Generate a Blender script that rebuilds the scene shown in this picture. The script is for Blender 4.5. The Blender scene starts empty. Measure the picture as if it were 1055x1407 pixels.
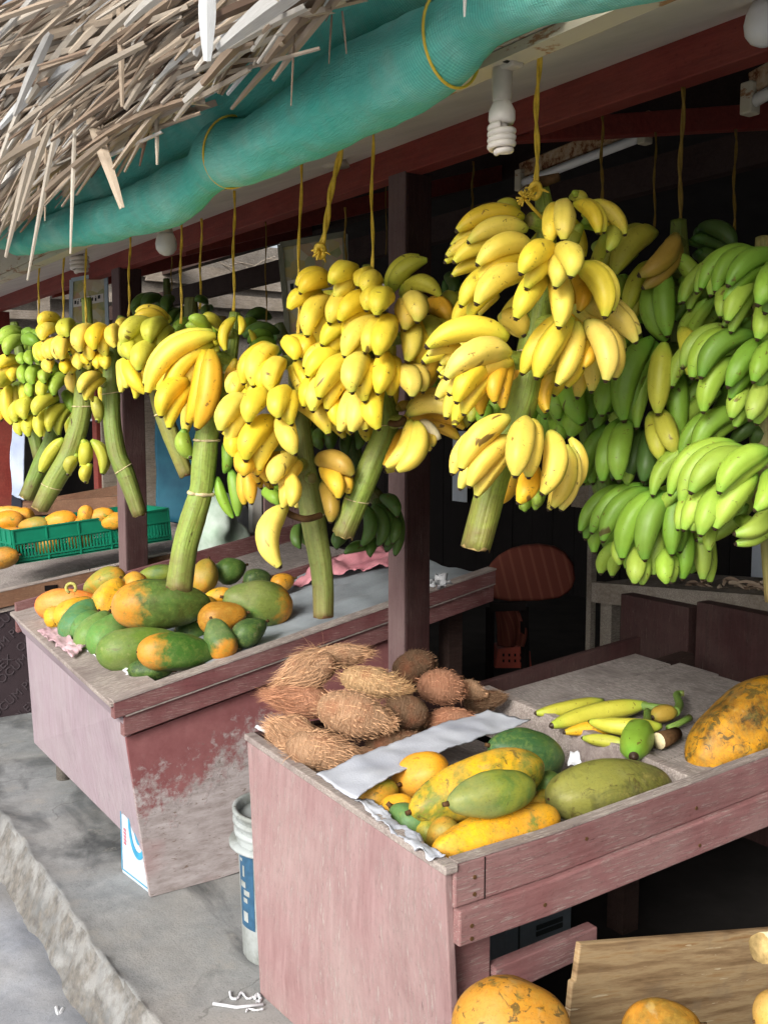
import bpy, math, random
from mathutils import Vector, Matrix, noise
R = math.radians
rnd = random.Random(7)
C = bpy.context.scene
COL = C.collection

# ---------------------------------------------------------------- camera, sky, sun, exposure
PW, PH = 1055., 1407.
F = 1400.; HY = 560.; VX = -400.; CX, CY = 527.5, 703.5; EYE = 1.45
pitch = math.atan((CY-HY)/F)
yaw = math.atan((CX-VX)*math.cos(pitch)/F)
CAM = Vector((0, 0, EYE))
FW = Vector((math.sin(yaw)*math.cos(pitch), math.cos(yaw)*math.cos(pitch), -math.sin(pitch)))
RT = Vector((math.cos(yaw), -math.sin(yaw), 0)); UP = RT.cross(FW)
cd = bpy.data.cameras.new('camera'); cam = bpy.data.objects.new('camera', cd); COL.objects.link(cam)
cam.location = CAM
cam.rotation_euler = Matrix((RT, UP, -FW)).transposed().to_euler()
cd.sensor_fit = 'VERTICAL'; cd.sensor_height = 36; cd.sensor_width = 27; cd.lens = 36*F/PH
cd.clip_start = .05; cd.clip_end = 500
C.camera = cam
W = bpy.data.worlds.new('World'); C.world = W; W.use_nodes = True
nt = W.node_tree; bg = nt.nodes['Background']
sky = nt.nodes.new('ShaderNodeTexSky'); sky.sky_type = 'NISHITA'; sky.sun_disc = False
SUN_EL, SUN_AZ = 30, 242      # azimuth clockwise from +Y: the sun stands over the street, behind the camera's left
sky.sun_elevation = R(SUN_EL); sky.sun_rotation = R(SUN_AZ); sky.air_density = 1; sky.dust_density = 5; sky.ozone_density = 1
hs = nt.nodes.new('ShaderNodeHueSaturation'); hs.inputs['Saturation'].default_value = .35
nt.links.new(sky.outputs[0], hs.inputs['Color']); nt.links.new(hs.outputs[0], bg.inputs[0])
bg.inputs[1].default_value = .12
sd = bpy.data.lights.new('sun', 'SUN'); sd.energy = 2.1; sd.angle = R(24); sd.color = (1, .965, .91)
so = bpy.data.objects.new('sun', sd); COL.objects.link(so)
dv = Vector((math.sin(R(SUN_AZ))*math.cos(R(SUN_EL)), math.cos(R(SUN_AZ))*math.cos(R(SUN_EL)), math.sin(R(SUN_EL))))
so.rotation_euler = dv.to_track_quat('Z', 'Y').to_euler(); so.location = dv*10
C.view_settings.view_transform = 'Standard'; C.view_settings.look = 'None'
C.view_settings.exposure = 0.75; C.view_settings.gamma = 1

# ---------------------------------------------------------------- measuring from the photograph
def ray(x, y): return FW + RT*((x-CX)/F) - UP*((y-CY)/F)
def Wp(x, y, d): return CAM + ray(x, y)*d                      # d = distance along the view axis
def ON(x, y, ax, v):
    r = ray(x, y); return CAM + r*((v-CAM[ax])/r[ax])
def ONP(x, y, z0, s=0., x0=0.):                                # plane z = z0 + s*(X-x0)
    r = ray(x, y); t = (z0 + s*(CAM.x-x0) - CAM.z)/(r.z - s*r.x); return CAM + r*t
def depth(P): return (P-CAM).dot(FW)

# ---------------------------------------------------------------- materials
def srgb(r, g, b):
    f = lambda c: (c/255/12.92) if c/255 <= .04045 else ((c/255+.055)/1.055)**2.4
    return (f(r), f(g), f(b), 1)
class NB:
    def __init__(s, name, rough=.7, spec=.3):
        s.m = bpy.data.materials.new(name); s.m.use_nodes = True; s.t = s.m.node_tree
        s.b = s.t.nodes['Principled BSDF']; s.b.inputs['Roughness'].default_value = rough
        s.b.inputs['Specular IOR Level'].default_value = spec
        s.tc = s.n('ShaderNodeTexCoord'); s.oi = None
    def n(s, t, **k):
        x = s.t.nodes.new(t)
        for a, v in k.items(): setattr(x, a, v)
        return x
    def l(s, a, b): s.t.links.new(a, b)
    def coord(s, scale=(1, 1, 1), rand=True, src='Object', rot=(0, 0, 0)):
        mp = s.n('ShaderNodeMapping'); mp.inputs['Scale'].default_value = scale; mp.inputs['Rotation'].default_value = rot
        if rand:
            if not s.oi:
                s.oi = s.n('ShaderNodeObjectInfo'); s.ml = s.n('ShaderNodeMath', operation='MULTIPLY'); s.ml.inputs[1].default_value = 37
                s.l(s.oi.outputs['Random'], s.ml.inputs[0])
            ad = s.n('ShaderNodeVectorMath', operation='ADD'); s.l(s.tc.outputs[src], ad.inputs[0]); s.l(s.ml.outputs[0], ad.inputs[1])
            s.l(ad.outputs[0], mp.inputs[0])
        else: s.l(s.tc.outputs[src], mp.inputs[0])
        return mp.outputs[0]
    def noise(s, vec, scale, detail=4, rough=.55, dist=0):
        x = s.n('ShaderNodeTexNoise'); x.inputs['Scale'].default_value = scale; x.inputs['Detail'].default_value = detail
        x.inputs['Roughness'].default_value = rough; x.inputs['Distortion'].default_value = dist; s.l(vec, x.inputs['Vector']); return x.outputs['Fac']
    def ramp(s, fac, stops):
        x = s.n('ShaderNodeValToRGB'); e = x.color_ramp.elements
        while len(e) < len(stops): e.new(.5)
        for i, (p, c) in enumerate(stops):
            e[i].position = p; e[i].color = c if len(c) == 4 else (*c, 1)
        s.l(fac, x.inputs[0]); return x.outputs[0]
    def step(s, fac, a, b):
        x = s.n('ShaderNodeMapRange'); x.inputs['From Min'].default_value = a; x.inputs['From Max'].default_value = b; x.clamp = True
        s.l(fac, x.inputs['Value']); return x.outputs[0]
    def mix(s, fac, a, b, mode='MIX'):
        x = s.n('ShaderNodeMix', data_type='RGBA', blend_type=mode)
        for v, i in ((fac, 0), (a, 6), (b, 7)):
            if hasattr(v, 'links'): s.l(v, x.inputs[i])
            elif i == 0: x.inputs[0].default_value = v
            else: x.inputs[i].default_value = v if len(v) == 4 else (*v, 1)
        return x.outputs[2]
    def math(s, op, a, b=0.):
        x = s.n('ShaderNodeMath', operation=op)
        for i, v in enumerate((a, b)):
            if hasattr(v, 'links'): s.l(v, x.inputs[i])
            else: x.inputs[i].default_value = v
        return x.outputs[0]
    def bump(s, h, strength=.3, dist=.005):
        x = s.n('ShaderNodeBump'); x.inputs['Strength'].default_value = strength; x.inputs['Distance'].default_value = dist
        s.l(h, x.inputs['Height']); s.l(x.outputs[0], s.b.inputs['Normal'])
    def color(s, c):
        if hasattr(c, 'links'): s.l(c, s.b.inputs['Base Color'])
        else: s.b.inputs['Base Color'].default_value = c
        return s.m

def wood(name, base, dark, worn, wornamt=.45, grain=(1, 12, 12), rough=.75, spec=.2, grit=1.):
    """painted or bare board: grain streaks, chipped paint, dirt"""
    b = NB(name, rough, spec); v = b.coord(); g = b.coord(grain)
    n1 = b.noise(g, 6, 6, .7); n2 = b.noise(v, 5, 6, .65); n3 = b.noise(g, 22, 5, .7); n4 = b.noise(v, 90, 3)
    c = b.mix(b.step(n1, .35, .7), base, dark)
    c = b.mix(b.math('MULTIPLY', b.step(n2, .35, .75), .5), c, worn)
    chips = b.math('MULTIPLY', b.step(n3, 1-wornamt, 1-wornamt+.06), b.step(n2, .42, .5))
    c = b.mix(chips, c, worn)
    c = b.mix(b.math('MULTIPLY', b.step(n4, .62, .72), .35*grit), c, tuple(x*.45 for x in dark[:3]))
    ck = b.step(b.noise(b.coord(tuple(q*1.6 for q in grain)), 11, 3, .6), .71, .735); c = b.mix(b.math('MULTIPLY', ck, .75), c, tuple(x*.3 for x in dark[:3]))
    c = b.mix(b.math('MULTIPLY', b.step(b.noise(v, 2.3, 5, .65), .5, .7), .35), c, tuple(x*.62 for x in dark[:3]))
    b.bump(b.math('ADD', b.math('ADD', n1, b.math('MULTIPLY', n4, .5)), chips), .5, .004)
    return b.color(c)
def plain(name, col, rough=.6, spec=.3, var=.15, scale=20, bump=.1, metal=0):
    b = NB(name, rough, spec); v = b.coord()
    n = b.noise(v, scale, 5, .6)
    c = b.mix(b.step(n, .3, .7), tuple(x*(1-var) for x in col[:3]), tuple(min(1, x*(1+var)) for x in col[:3]))
    b.b.inputs['Metallic'].default_value = metal
    if bump: b.bump(n, bump, .004)
    return b.color(c)

M = {}
M['pink'] = wood('pink_paint', srgb(150, 122, 122), srgb(130, 100, 100), srgb(164, 148, 144), .44, (8, 8, 1), grit=.6)
M['pinkpale'] = wood('pale_pink_paint', srgb(154, 140, 147), srgb(140, 122, 130), srgb(162, 154, 156), .42, (8, 8, 1), grit=.5)
M['maroon'] = wood('maroon_paint', srgb(112, 66, 68), srgb(92, 52, 54), srgb(148, 120, 116), .45, (1, 10, 14))
M['maroonlite'] = wood('worn_maroon_paint', srgb(136, 94, 94), srgb(114, 74, 74), srgb(158, 138, 134), .46, (1, 10, 14))
M['edge'] = wood('bare_grey_edge', srgb(150, 140, 136), srgb(112, 98, 94), srgb(178, 168, 160), .5, (1, 10, 10))
M['beam'] = wood('dark_red_beam', srgb(142, 62, 54), srgb(114, 46, 42), srgb(138, 84, 72), .3, (12, 1, 12), .6)
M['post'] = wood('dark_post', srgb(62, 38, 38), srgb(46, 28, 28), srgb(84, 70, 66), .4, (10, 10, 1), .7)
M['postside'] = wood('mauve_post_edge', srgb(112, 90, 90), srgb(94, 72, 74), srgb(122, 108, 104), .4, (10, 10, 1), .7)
M['floorboard'] = wood('weathered_grey_board', srgb(142, 134, 130), srgb(106, 98, 96), srgb(170, 162, 156), .5, (14, 2, 2))
M['greywood'] = wood('grey_timber', srgb(130, 122, 112), srgb(96, 88, 80), srgb(150, 144, 136), .5, (2, 10, 14))
M['brownwood'] = wood('brown_timber', srgb(122, 88, 68), srgb(92, 64, 50), srgb(146, 116, 92), .45, (2, 10, 14))
M['darkwood'] = wood('dark_timber', srgb(58, 42, 38), srgb(40, 28, 26), srgb(78, 64, 58), .4, (2, 10, 14))
M['tanply'] = None
tA_, tB_ = ON(797, 1297, 1, 1.36), ON(1140, 1270, 1, 1.36)
b = NB('tan_weathered_board', .7, .2); v2 = b.coord(); m1_ = b.n('ShaderNodeMapping'); m1_.inputs['Rotation'].default_value = (0, math.atan2(tB_.z-tA_.z, tB_.x-tA_.x), 0); b.l(v2, m1_.inputs[0]); m2_ = b.n('ShaderNodeMapping'); m2_.inputs['Scale'].default_value = (1.2, 1, 14); b.l(m1_.outputs[0], m2_.inputs[0]); v = m2_.outputs[0]
n = b.noise(v, 3, 7, .65, .12); n2 = b.noise(v2, 14, 5); n3 = b.noise(v, 11, 4)
c = b.ramp(n, [(.3, srgb(112, 88, 62)), (.45, srgb(150, 124, 92)), (.55, srgb(172, 148, 112)), (.7, srgb(146, 106, 64))])
c = b.mix(b.math('MULTIPLY', b.step(n2, .55, .7), .5), c, srgb(132, 116, 96)); c = b.mix(b.step(n3, .68, .7), c, srgb(196, 180, 150))
b.bump(n, .3); M['tanply'] = b.color(c)
# stall side: red paint left at the top, weathered bare below
b = NB('flaking_side_panel', .8, .15); v = b.coord(rand=False); g = b.coord((3, 3, 11), False)
n1 = b.noise(v, 9, 8, .72); n2 = b.noise(g, 5, 6, .65); n3 = b.noise(v, 60, 4); big = b.noise(v, 2.5, 3)
sx = b.n('ShaderNodeSeparateXYZ'); b.l(b.tc.outputs['Object'], sx.inputs[0])
lvl = b.math('ADD', b.math('ADD', sx.outputs['Z'], b.math('ADD', b.math('MULTIPLY', b.math('SUBTRACT', n1, .5), .50), b.math('MULTIPLY', b.math('SUBTRACT', b.noise(v, 42, 6, .7), .5), .55))), b.math('MULTIPLY', b.math('SUBTRACT', big, .5), .5))
bare = b.mix(b.step(n2, .35, .65), srgb(138, 128, 126), srgb(170, 162, 162))
bare = b.mix(b.step(b.noise(g, 9, 5, .7), .6, .66), bare, srgb(116, 100, 92))
bare = b.mix(b.math('MULTIPLY', b.step(b.noise(v, 4, 5), .55, .68), .6), bare, srgb(150, 120, 120))
red = b.mix(b.step(n1, .3, .7), srgb(112, 66, 68), srgb(138, 92, 92))
c = b.mix(b.step(lvl, .34, .46), bare, red); c = b.mix(b.math('MULTIPLY', b.step(n3, .62, .7), .4), c, srgb(110, 98, 94))
b.bump(b.math('ADD', b.step(lvl, .30, .325), n2), .5, .003); M['flaking'] = b.color(c)
# concrete
def concrete(name, a, d, tint, stain=.5):
    b = NB(name, .88, .15); v = b.coord(rand=False)
    n1 = b.noise(v, 1.6, 6, .6, .5); n2 = b.noise(v, 14, 8, .7); n3 = b.noise(v, 160, 3, .6)
    vs = b.coord((1, .45, 1), False); n4 = b.noise(vs, 3.2, 5, .55, 1.2)
    c = b.mix(b.step(n2, .3, .7), a, d); c = b.mix(b.math('MULTIPLY', b.step(n1, .4, .65), .6), c, tint)
    c = b.mix(b.math('MULTIPLY', b.step(n4, .50, .66), stain), c, tuple(x*.35 for x in d[:3]))
    c = b.mix(b.math('MULTIPLY', b.step(n3, .55, .7), .35), c, tuple(x*.5 for x in d[:3]))
    b.bump(b.math('ADD', b.math('MULTIPLY', n2, 1.), b.math('MULTIPLY', n3, .35)), .5, .006)
    return b, c
b, c = concrete('pavement_concrete', srgb(146, 148, 148), srgb(114, 117, 119), srgb(158, 154, 148), .9)
# the broken edge of the slab shows its brown aggregate: by the slope of the surface
gm = b.n('ShaderNodeNewGeometry'); sz = b.n('ShaderNodeSeparateXYZ'); b.l(gm.outputs['True Normal'], sz.inputs[0])
fc = b.math('SUBTRACT', 1, b.step(sz.outputs['Z'], .55, .92))
vv = b.coord(rand=False); ag = b.mix(b.step(b.noise(vv, 40, 6, .7), .35, .65), srgb(84, 82, 80), srgb(118, 113, 106))
vr = b.n('ShaderNodeTexVoronoi', feature='DISTANCE_TO_EDGE'); vr.inputs['Scale'].default_value = 1.1; va_ = b.n('ShaderNodeVectorMath', operation='ADD'); nz_ = b.n('ShaderNodeTexNoise'); nz_.inputs['Scale'].default_value = 3; nz_.inputs['Detail'].default_value = 6
b.l(vv, nz_.inputs['Vector']); vs_ = b.n('ShaderNodeVectorMath', operation='SCALE'); vs_.inputs['Scale'].default_value = .55; b.l(nz_.outputs['Color'], vs_.inputs[0]); b.l(vv, va_.inputs[0]); b.l(vs_.outputs[0], va_.inputs[1]); b.l(va_.outputs[0], vr.inputs['Vector'])
crk = b.math('MULTIPLY', b.math('SUBTRACT', 1, b.step(vr.outputs['Distance'], .002, .007)), b.step(b.noise(vv, 2.2, 3), .48, .56))
c = b.mix(b.math('MULTIPLY', crk, .4), c, srgb(70, 68, 66)); c = b.mix(b.math('MULTIPLY', b.step(b.noise(vv, 7, 6, .7), .56, .66), .4), c, srgb(168, 164, 156))
fcm = b.math('MULTIPLY', fc, b.math('ADD', b.math('MULTIPLY', b.step(b.noise(vv, 13, 5, .7), .42, .58), .7), .2))
M['pavement'] = b.color(b.mix(fcm, c, ag))
b, c = concrete('road_concrete', srgb(152, 156, 164), srgb(130, 134, 142), srgb(164, 160, 154), .4); M['road'] = b.color(c)
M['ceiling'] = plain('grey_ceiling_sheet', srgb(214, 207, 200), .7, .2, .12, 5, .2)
M['ceilingshade'] = plain('shaded_ceiling_sheet', srgb(56, 53, 52), .8, .15, .2, 5, .2)  # darker copy of the ceiling sheet: interior shade put into the colour
b = NB('cream_paint_rusty', .6, .3); v = b.coord((1, 1, 3)); n = b.noise(v, 9, 7, .7); c = b.mix(b.step(n, .56, .6), srgb(190, 182, 160), srgb(150, 112, 80)); c = b.mix(b.step(n, .63, .66), c, srgb(84, 56, 40)); b.bump(n, .2)
M['cream'] = b.color(c)
b = NB('rusty_plank', .8, .2); v = b.coord(); n = b.noise(v, 25, 6, .7)
M['rusty'] = b.color(b.ramp(n, [(.38, srgb(196, 178, 152)), (.52, srgb(178, 146, 112)), (.6, srgb(120, 74, 44)), (.7, srgb(60, 36, 26))]))
M['bulb'] = plain('milky_lamp_glass', srgb(222, 214, 204), .3, .5, .04, 30, 0)
M['bulbwhite'] = plain('frosted_bulb', srgb(225, 225, 224), .3, .5, .03, 30, 0)
M['lampbody'] = plain('cream_lamp_plastic', srgb(190, 180, 166), .45, .4, .1, 30, .05)
M['black'] = plain('black_wire', srgb(30, 28, 28), .6)
M['metal'] = plain('grey_metal', srgb(150, 152, 156), .4, .5, .15, 15, .1, .6)
# shade net
b = NB('green_shade_net', .75, .15); b.m.use_backface_culling = False
uvm = b.coord((1, 1, 1), False, 'UV'); w = b.n('ShaderNodeTexWave', wave_type='BANDS', bands_direction='X'); w.inputs['Scale'].default_value = 36; w.inputs['Distortion'].default_value = .25; w.inputs['Detail Scale'].default_value = .4
b.l(uvm, w.inputs['Vector']); v = b.coord(rand=False); n = b.noise(v, 6, 5, .6); nf = b.noise(v, 26, 4)
c = b.mix(b.step(n, .3, .7), srgb(88, 198, 180), srgb(138, 216, 200)); c = b.mix(b.math('MULTIPLY', w.outputs['Fac'], .35), c, srgb(40, 138, 126))
c = b.mix(b.math('MULTIPLY', b.step(nf, .5, .75), .3), c, srgb(140, 172, 150))
cr = b.noise(b.coord((1.2, 5, 1), False, 'UV'), 7, 5, .6, 1.2); cr = b.math('ABSOLUTE', b.math('SUBTRACT', cr, .5)); c = b.mix(b.math('MULTIPLY', b.step(cr, .03, 0), .10), c, srgb(40, 130, 120))
c = b.mix(b.math('MULTIPLY', b.step(b.noise(v, 6, 6, .7), .5, .75), .3), c, srgb(176, 206, 190))
b.bump(b.math('ADD', b.math('MULTIPLY', w.outputs['Fac'], .35), b.math('MULTIPLY', b.math('ADD', b.math('MULTIPLY', b.step(cr, 0, .12), .5), nf), .9)), .55, .004); M['net'] = b.color(c)
# dry palm leaf: colour from the object colour or a per-face attribute
b = NB('dry_palm_leaf', .6, .3); at = b.n('ShaderNodeAttribute', attribute_name='tone'); v = b.coord((1, 1, 1), False, 'UV')
vs = b.coord((40, 2.2, 1), False, 'UV'); n = b.noise(vs, 3, 4)
c = b.ramp(at.outputs['Fac'], [(0, srgb(104, 84, 70)), (.3, srgb(150, 130, 112)), (.6, srgb(188, 172, 152)), (.85, srgb(220, 212, 198)), (1, srgb(228, 232, 234))])
c = b.mix(b.math('MULTIPLY', b.step(n, .4, .75), .45), c, srgb(100, 78, 62)); b.bump(n, .3, .002)
b.l(c, b.b.inputs['Base Color']); tr = b.n('ShaderNodeBsdfTranslucent'); b.l(c, tr.inputs[0]); ms = b.n('ShaderNodeMixShader'); ms.inputs[0].default_value = .22
b.l(b.b.outputs[0], ms.inputs[1]); b.l(tr.outputs[0], ms.inputs[2]); b.l(ms.outputs[0], b.t.nodes['Material Output'].inputs[0]); M['leaf'] = b.m
# banana skin
b = NB('banana_skin', .48, .35); v = b.coord(); oc = b.n('ShaderNodeObjectInfo'); uv = b.n('ShaderNodeSeparateXYZ'); b.l(b.tc.outputs['UV'], uv.inputs[0])
base = oc.outputs['Color']; n1 = b.noise(v, 22, 5, .6); n2 = b.noise(v, 75, 3, .6, .8); n3 = b.noise(b.coord((1, 1, 1)), 14, 3, .5, 1.5); nm = b.noise(v, 260, 3, .6)
c = b.mix(b.step(n1, .3, .7), base, b.mix(1, base, (.80, .80, .62), 'MULTIPLY'))
grn = b.mix(1, base, (.55, .86, .75), 'MULTIPLY')
c = b.mix(b.math('MULTIPLY', b.step(uv.outputs['Y'], .22, .02), .7), c, grn)
c = b.mix(b.math('MULTIPLY', b.step(b.math('ADD', uv.outputs['Y'], b.math('MULTIPLY', n1, .1)), .76, .87), .55), c, grn)
c = b.mix(b.math('MULTIPLY', b.step(n2, .655, .70), .75), c, srgb(92, 62, 30))
c = b.mix(b.math('MULTIPLY', b.step(n3, .70, .735), .85), c, srgb(74, 50, 30))
c = b.mix(b.math('MULTIPLY', b.step(nm, .6, .75), .22), c, srgb(110, 80, 30))
stk = b.noise(b.coord((1, 1, 1)), 45, 4, .75, 2.5); c = b.mix(b.math('MULTIPLY', b.step(stk, .67, .70), b.math('MULTIPLY', b.step(n1, .42, .5), .8)), c, srgb(66, 48, 26))
rdg = b.math('POWER', b.math('ABSOLUTE', b.math('SINE', b.math('MULTIPLY', uv.outputs['X'], 15.708))), 14.); c = b.mix(b.math('MULTIPLY', rdg, .22), c, b.mix(1, c, (.72, .68, .45), 'MULTIPLY'))
c = b.mix(b.step(b.math('ADD', uv.outputs['Y'], b.math('MULTIPLY', n1, .03)), .862, .875), c, srgb(52, 38, 26))
b.bump(b.math('ADD', n1, b.math('MULTIPLY', nm, .3)), .18, .003); b.b.inputs['Subsurface Weight'].default_value = .06; b.b.inputs['Subsurface Radius'].default_value = (.01, .006, .002)
M['banana'] = b.color(c)
# banana stalk
b = NB('banana_stalk_skin', .5, .35); uvc = b.coord((9, 1.5, 1), True, 'UV'); n = b.noise(uvc, 2.2, 4); v = b.coord(); n2 = b.noise(v, 16, 5, .6, .8); n3 = b.noise(v, 120, 3); oc = b.n('ShaderNodeObjectInfo')
c = b.mix(b.step(n, .35, .65), oc.outputs['Color'], b.mix(1, oc.outputs['Color'], (.66, .76, .7), 'MULTIPLY'))
c = b.mix(b.step(n2, .65, .69), c, srgb(58, 46, 30)); c = b.mix(b.math('MULTIPLY', b.step(b.noise(v, 7, 6, .7), .52, .7), .55), c, srgb(112, 96, 48)); c = b.mix(b.math('MULTIPLY', b.step(n3, .5, .7), .35), c, srgb(96, 84, 44))
uq = b.n('ShaderNodeSeparateXYZ'); b.l(b.tc.outputs['UV'], uq.inputs[0]); c = b.mix(b.math('MULTIPLY', b.step(b.math('ADD', uq.outputs['Y'], b.math('MULTIPLY', n2, .3)), 1.0, 1.16), .8), c, srgb(104, 84, 52))
c = b.mix(b.math('MULTIPLY', b.step(b.noise(b.coord((16, 2, 1), True, 'UV'), 3, 5, .7), .58, .66), .6), c, srgb(120, 104, 56))
b.bump(b.math('ADD', b.math('MULTIPLY', n, 1.5), n2), .5, .005); M['stalk'] = b.color(c)
M['stalkcut'] = plain('stalk_cut_face', srgb(176, 150, 100), .8, .1, .35, 90, .4)
M['stalkcutbrown'] = plain('old_stalk_cut_face', srgb(122, 92, 64), .85, .1, .4, 90, .5)
M['scar'] = plain('papery_bract', srgb(196, 180, 140), .8, .1, .3, 70, .4)
M['peel'] = plain('pale_banana_stub', srgb(214, 200, 160), .7, .2, .15, 50, .3)
M['driedstem'] = plain('dried_brown_stem', srgb(84, 62, 40), .8, .1, .35, 60, .4)
# papaya skins: second and third colours in patches over the object's colour
def papaya_mat(name, c2, c3, t2=.5, t3=.62, end=None, spots=.0):
    b = NB(name, .5, .3); v = b.coord(); oc = b.n('ShaderNodeObjectInfo'); base = oc.outputs['Color']
    nl = b.noise(v, 9, 6, .65, .8); nm = b.noise(v, 30, 7, .7); nf = b.noise(v, 150, 3); nd = b.noise(v, 34, 4, .6, 1.)
    c = b.mix(b.step(b.math('ADD', nl, b.math('MULTIPLY', b.math('SUBTRACT', nm, .5), .45)), t2-.09, t2+.14), base, c2)
    c = b.mix(b.step(b.math('ADD', nm, b.math('MULTIPLY', b.math('SUBTRACT', nl, .5), .5)), t3, t3+.13), c, c3)
    if end:
        uv = b.n('ShaderNodeSeparateXYZ'); b.l(b.tc.outputs['UV'], uv.inputs[0])
        c = b.mix(b.step(b.math('ADD', uv.outputs['Y'], b.math('MULTIPLY', b.math('SUBTRACT', nm, .5), .5)), .62, .78), c, end)
    c = b.mix(b.math('MULTIPLY', b.step(nf, .45, .75), .3), c, b.mix(1, c, (.6, .62, .5), 'MULTIPLY'))
    c = b.mix(b.math('MULTIPLY', b.step(nd, .64-spots*.08, .68-spots*.08), .55+.3*spots), c, srgb(78, 66, 34))
    c = b.mix(b.math('MULTIPLY', b.step(b.noise(v, 28, 4), .66, .76), .4), c, srgb(170, 160, 120))
    us = b.noise(b.coord((14, 2.5, 1), True, 'UV'), 3, 5, .7, .5); c = b.mix(b.math('MULTIPLY', b.step(us, .54, .72), .5), c, b.mix(1, c, (.52, .58, .42), 'MULTIPLY'))
    ns = b.noise(v, 65, 5, .7, .5); c = b.mix(b.math('MULTIPLY', b.step(ns, .48, .68), .45), c, b.mix(.5, c2, (.30, .34, .08, 1)))
    c = b.mix(b.math('MULTIPLY', b.step(b.noise(v, 5, 5, .65), .50, .75), .35), c, srgb(150, 144, 112))
    c = b.mix(b.math('MULTIPLY', b.step(b.noise(b.coord((1, 1, 1)), 240, 2), .62, .7), .4), c, srgb(90, 84, 50))
    b.bump(b.math('ADD', nm, b.math('MULTIPLY', ns, .35)), .35, .004); return b.color(c)
GD, GM, GL, YL, OR = srgb(52, 80, 38), srgb(84, 114, 52), srgb(128, 138, 58), srgb(216, 168, 36), srgb(200, 132, 38)
M['p_green'] = papaya_mat('green_papaya_skin', GM, GL, .55, .68)
M['p_greenend'] = papaya_mat('green_papaya_skin_with_orange_end', GM, GL, .55, .66, OR)
M['p_mix'] = papaya_mat('turning_papaya_skin', OR, GD, .53, .60)
M['p_yellow'] = papaya_mat('yellow_papaya_skin', srgb(214, 146, 34), srgb(116, 128, 44), .5, .56)
M['p_blotch'] = papaya_mat('blotched_papaya_skin', srgb(112, 122, 44), srgb(150, 118, 60), .485, .60, spots=.5)
M['p_bruise'] = papaya_mat('bruised_olive_papaya_skin', srgb(60, 58, 34), srgb(150, 140, 76), .56, .60, spots=.5)
M['p_amber'] = papaya_mat('amber_papaya_skin', srgb(128, 88, 28), srgb(58, 50, 26), .47, .54, spots=1.)
M['p_orange'] = papaya_mat('orange_papaya_skin', srgb(190, 128, 34), srgb(96, 78, 36), .52, .60, spots=1.)
M['p_squash'] = papaya_mat('salmon_squash_skin', srgb(224, 150, 70), srgb(226, 160, 90), .5, .62)
M['fibre'] = None
b = NB('coconut_husk', .85, .1); v = b.coord((1, 1, 1)); oc = b.n('ShaderNodeObjectInfo'); g = b.coord((2, 22, 1), True, 'UV')
n = b.noise(g, 6, 5, .65, .4); n2 = b.noise(v, 18, 5)
c = b.mix(b.step(n, .35, .65), oc.outputs['Color'], b.mix(1, oc.outputs['Color'], (.5, .45, .4), 'MULTIPLY')); c = b.mix(b.math('MULTIPLY', b.step(n2, .5, .7), .5), c, srgb(150, 86, 60))
b.bump(n, .9, .008); M['husk'] = b.color(c)
b = NB('coconut_fibre', .7, .2); at = b.n('ShaderNodeAttribute', attribute_name='tone'); oc = b.n('ShaderNodeObjectInfo')
M['fibre'] = b.color(b.mix(at.outputs['Fac'], b.mix(1, oc.outputs['Color'], (.42, .34, .28), 'MULTIPLY'), b.mix(1, oc.outputs['Color'], (1.45, 1.4, 1.3), 'MULTIPLY')))
def cloth(name, a, d, rough=.8, scale=40, bumpy=.3):
    b = NB(name, rough, .2); v = b.coord(); n = b.noise(v, scale/6, 5); f = b.noise(v, scale*6, 2)
    b.bump(b.math('ADD', n, b.math('MULTIPLY', f, .3)), bumpy, .01); return b.color(b.mix(b.step(n, .35, .7), a, d))
M['whitecloth'] = cloth('white_sheet_cloth', srgb(184, 188, 196), srgb(156, 160, 172))
M['pinkcloth'] = cloth('pink_plastic', srgb(214, 150, 158), srgb(190, 120, 132), .4)
M['pinkwhite'] = cloth('pink_white_bag', srgb(200, 172, 178), srgb(184, 146, 154), .4)
M['whitebag'] = cloth('white_green_plastic', srgb(208, 222, 212), srgb(158, 186, 162), .35, 60)
M['string'] = plain('yellow_plastic_string', srgb(222, 188, 66), .5, .35, .2, 60, .2)
M['dimstring'] = plain('dull_string', srgb(128, 104, 44), .6, .3, .2, 60, .2)  # darker version of the yellow string colour
M['greencrate'] = plain('green_crate_plastic', srgb(14, 116, 88), .45, .4, .15, 12, .05)
M['bucket'] = None
b = NB('dirty_white_plastic', .5, .35); v = b.coord(); n = b.noise(v, 10, 6, .7); n2 = b.noise(v, 40, 5, .7)
c = b.mix(b.step(n, .42, .62), srgb(160, 166, 166), srgb(128, 132, 128)); c = b.mix(b.step(n2, .62, .68), c, srgb(96, 94, 88)); b.bump(n2, .1); M['bucket'] = b.color(c)
M['bucketblue'] = plain('faded_blue_print', srgb(48, 84, 112), .5, .3, .25, 40)
M['carton'] = plain('white_carton', srgb(176, 188, 198), .6, .25, .05, 20)
M['logoblue'] = plain('blue_carton_print', srgb(60, 140, 176), .6, .25, .2, 40)
M['logored'] = plain('red_carton_print', srgb(196, 110, 122), .6, .25, .2, 60)
M['styro'] = plain('blue_grey_carton', srgb(112, 122, 130), .7, .2, .1, 30)
M['darkmark'] = plain('dark_print', srgb(48, 54, 56), .7)
M['bluetarp'] = cloth('teal_blue_tarp', srgb(36, 92, 112), srgb(24, 70, 92), .6)
M['shirt'] = cloth('pale_blue_shirt_cloth', srgb(178, 188, 206), srgb(150, 162, 188))
M['darktrouser'] = cloth('dark_cloth', srgb(34, 36, 48), srgb(26, 26, 36))
M['tarp'] = plain('dark_printed_sheet', srgb(58, 48, 52), .55, .3, .15, 10)
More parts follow.
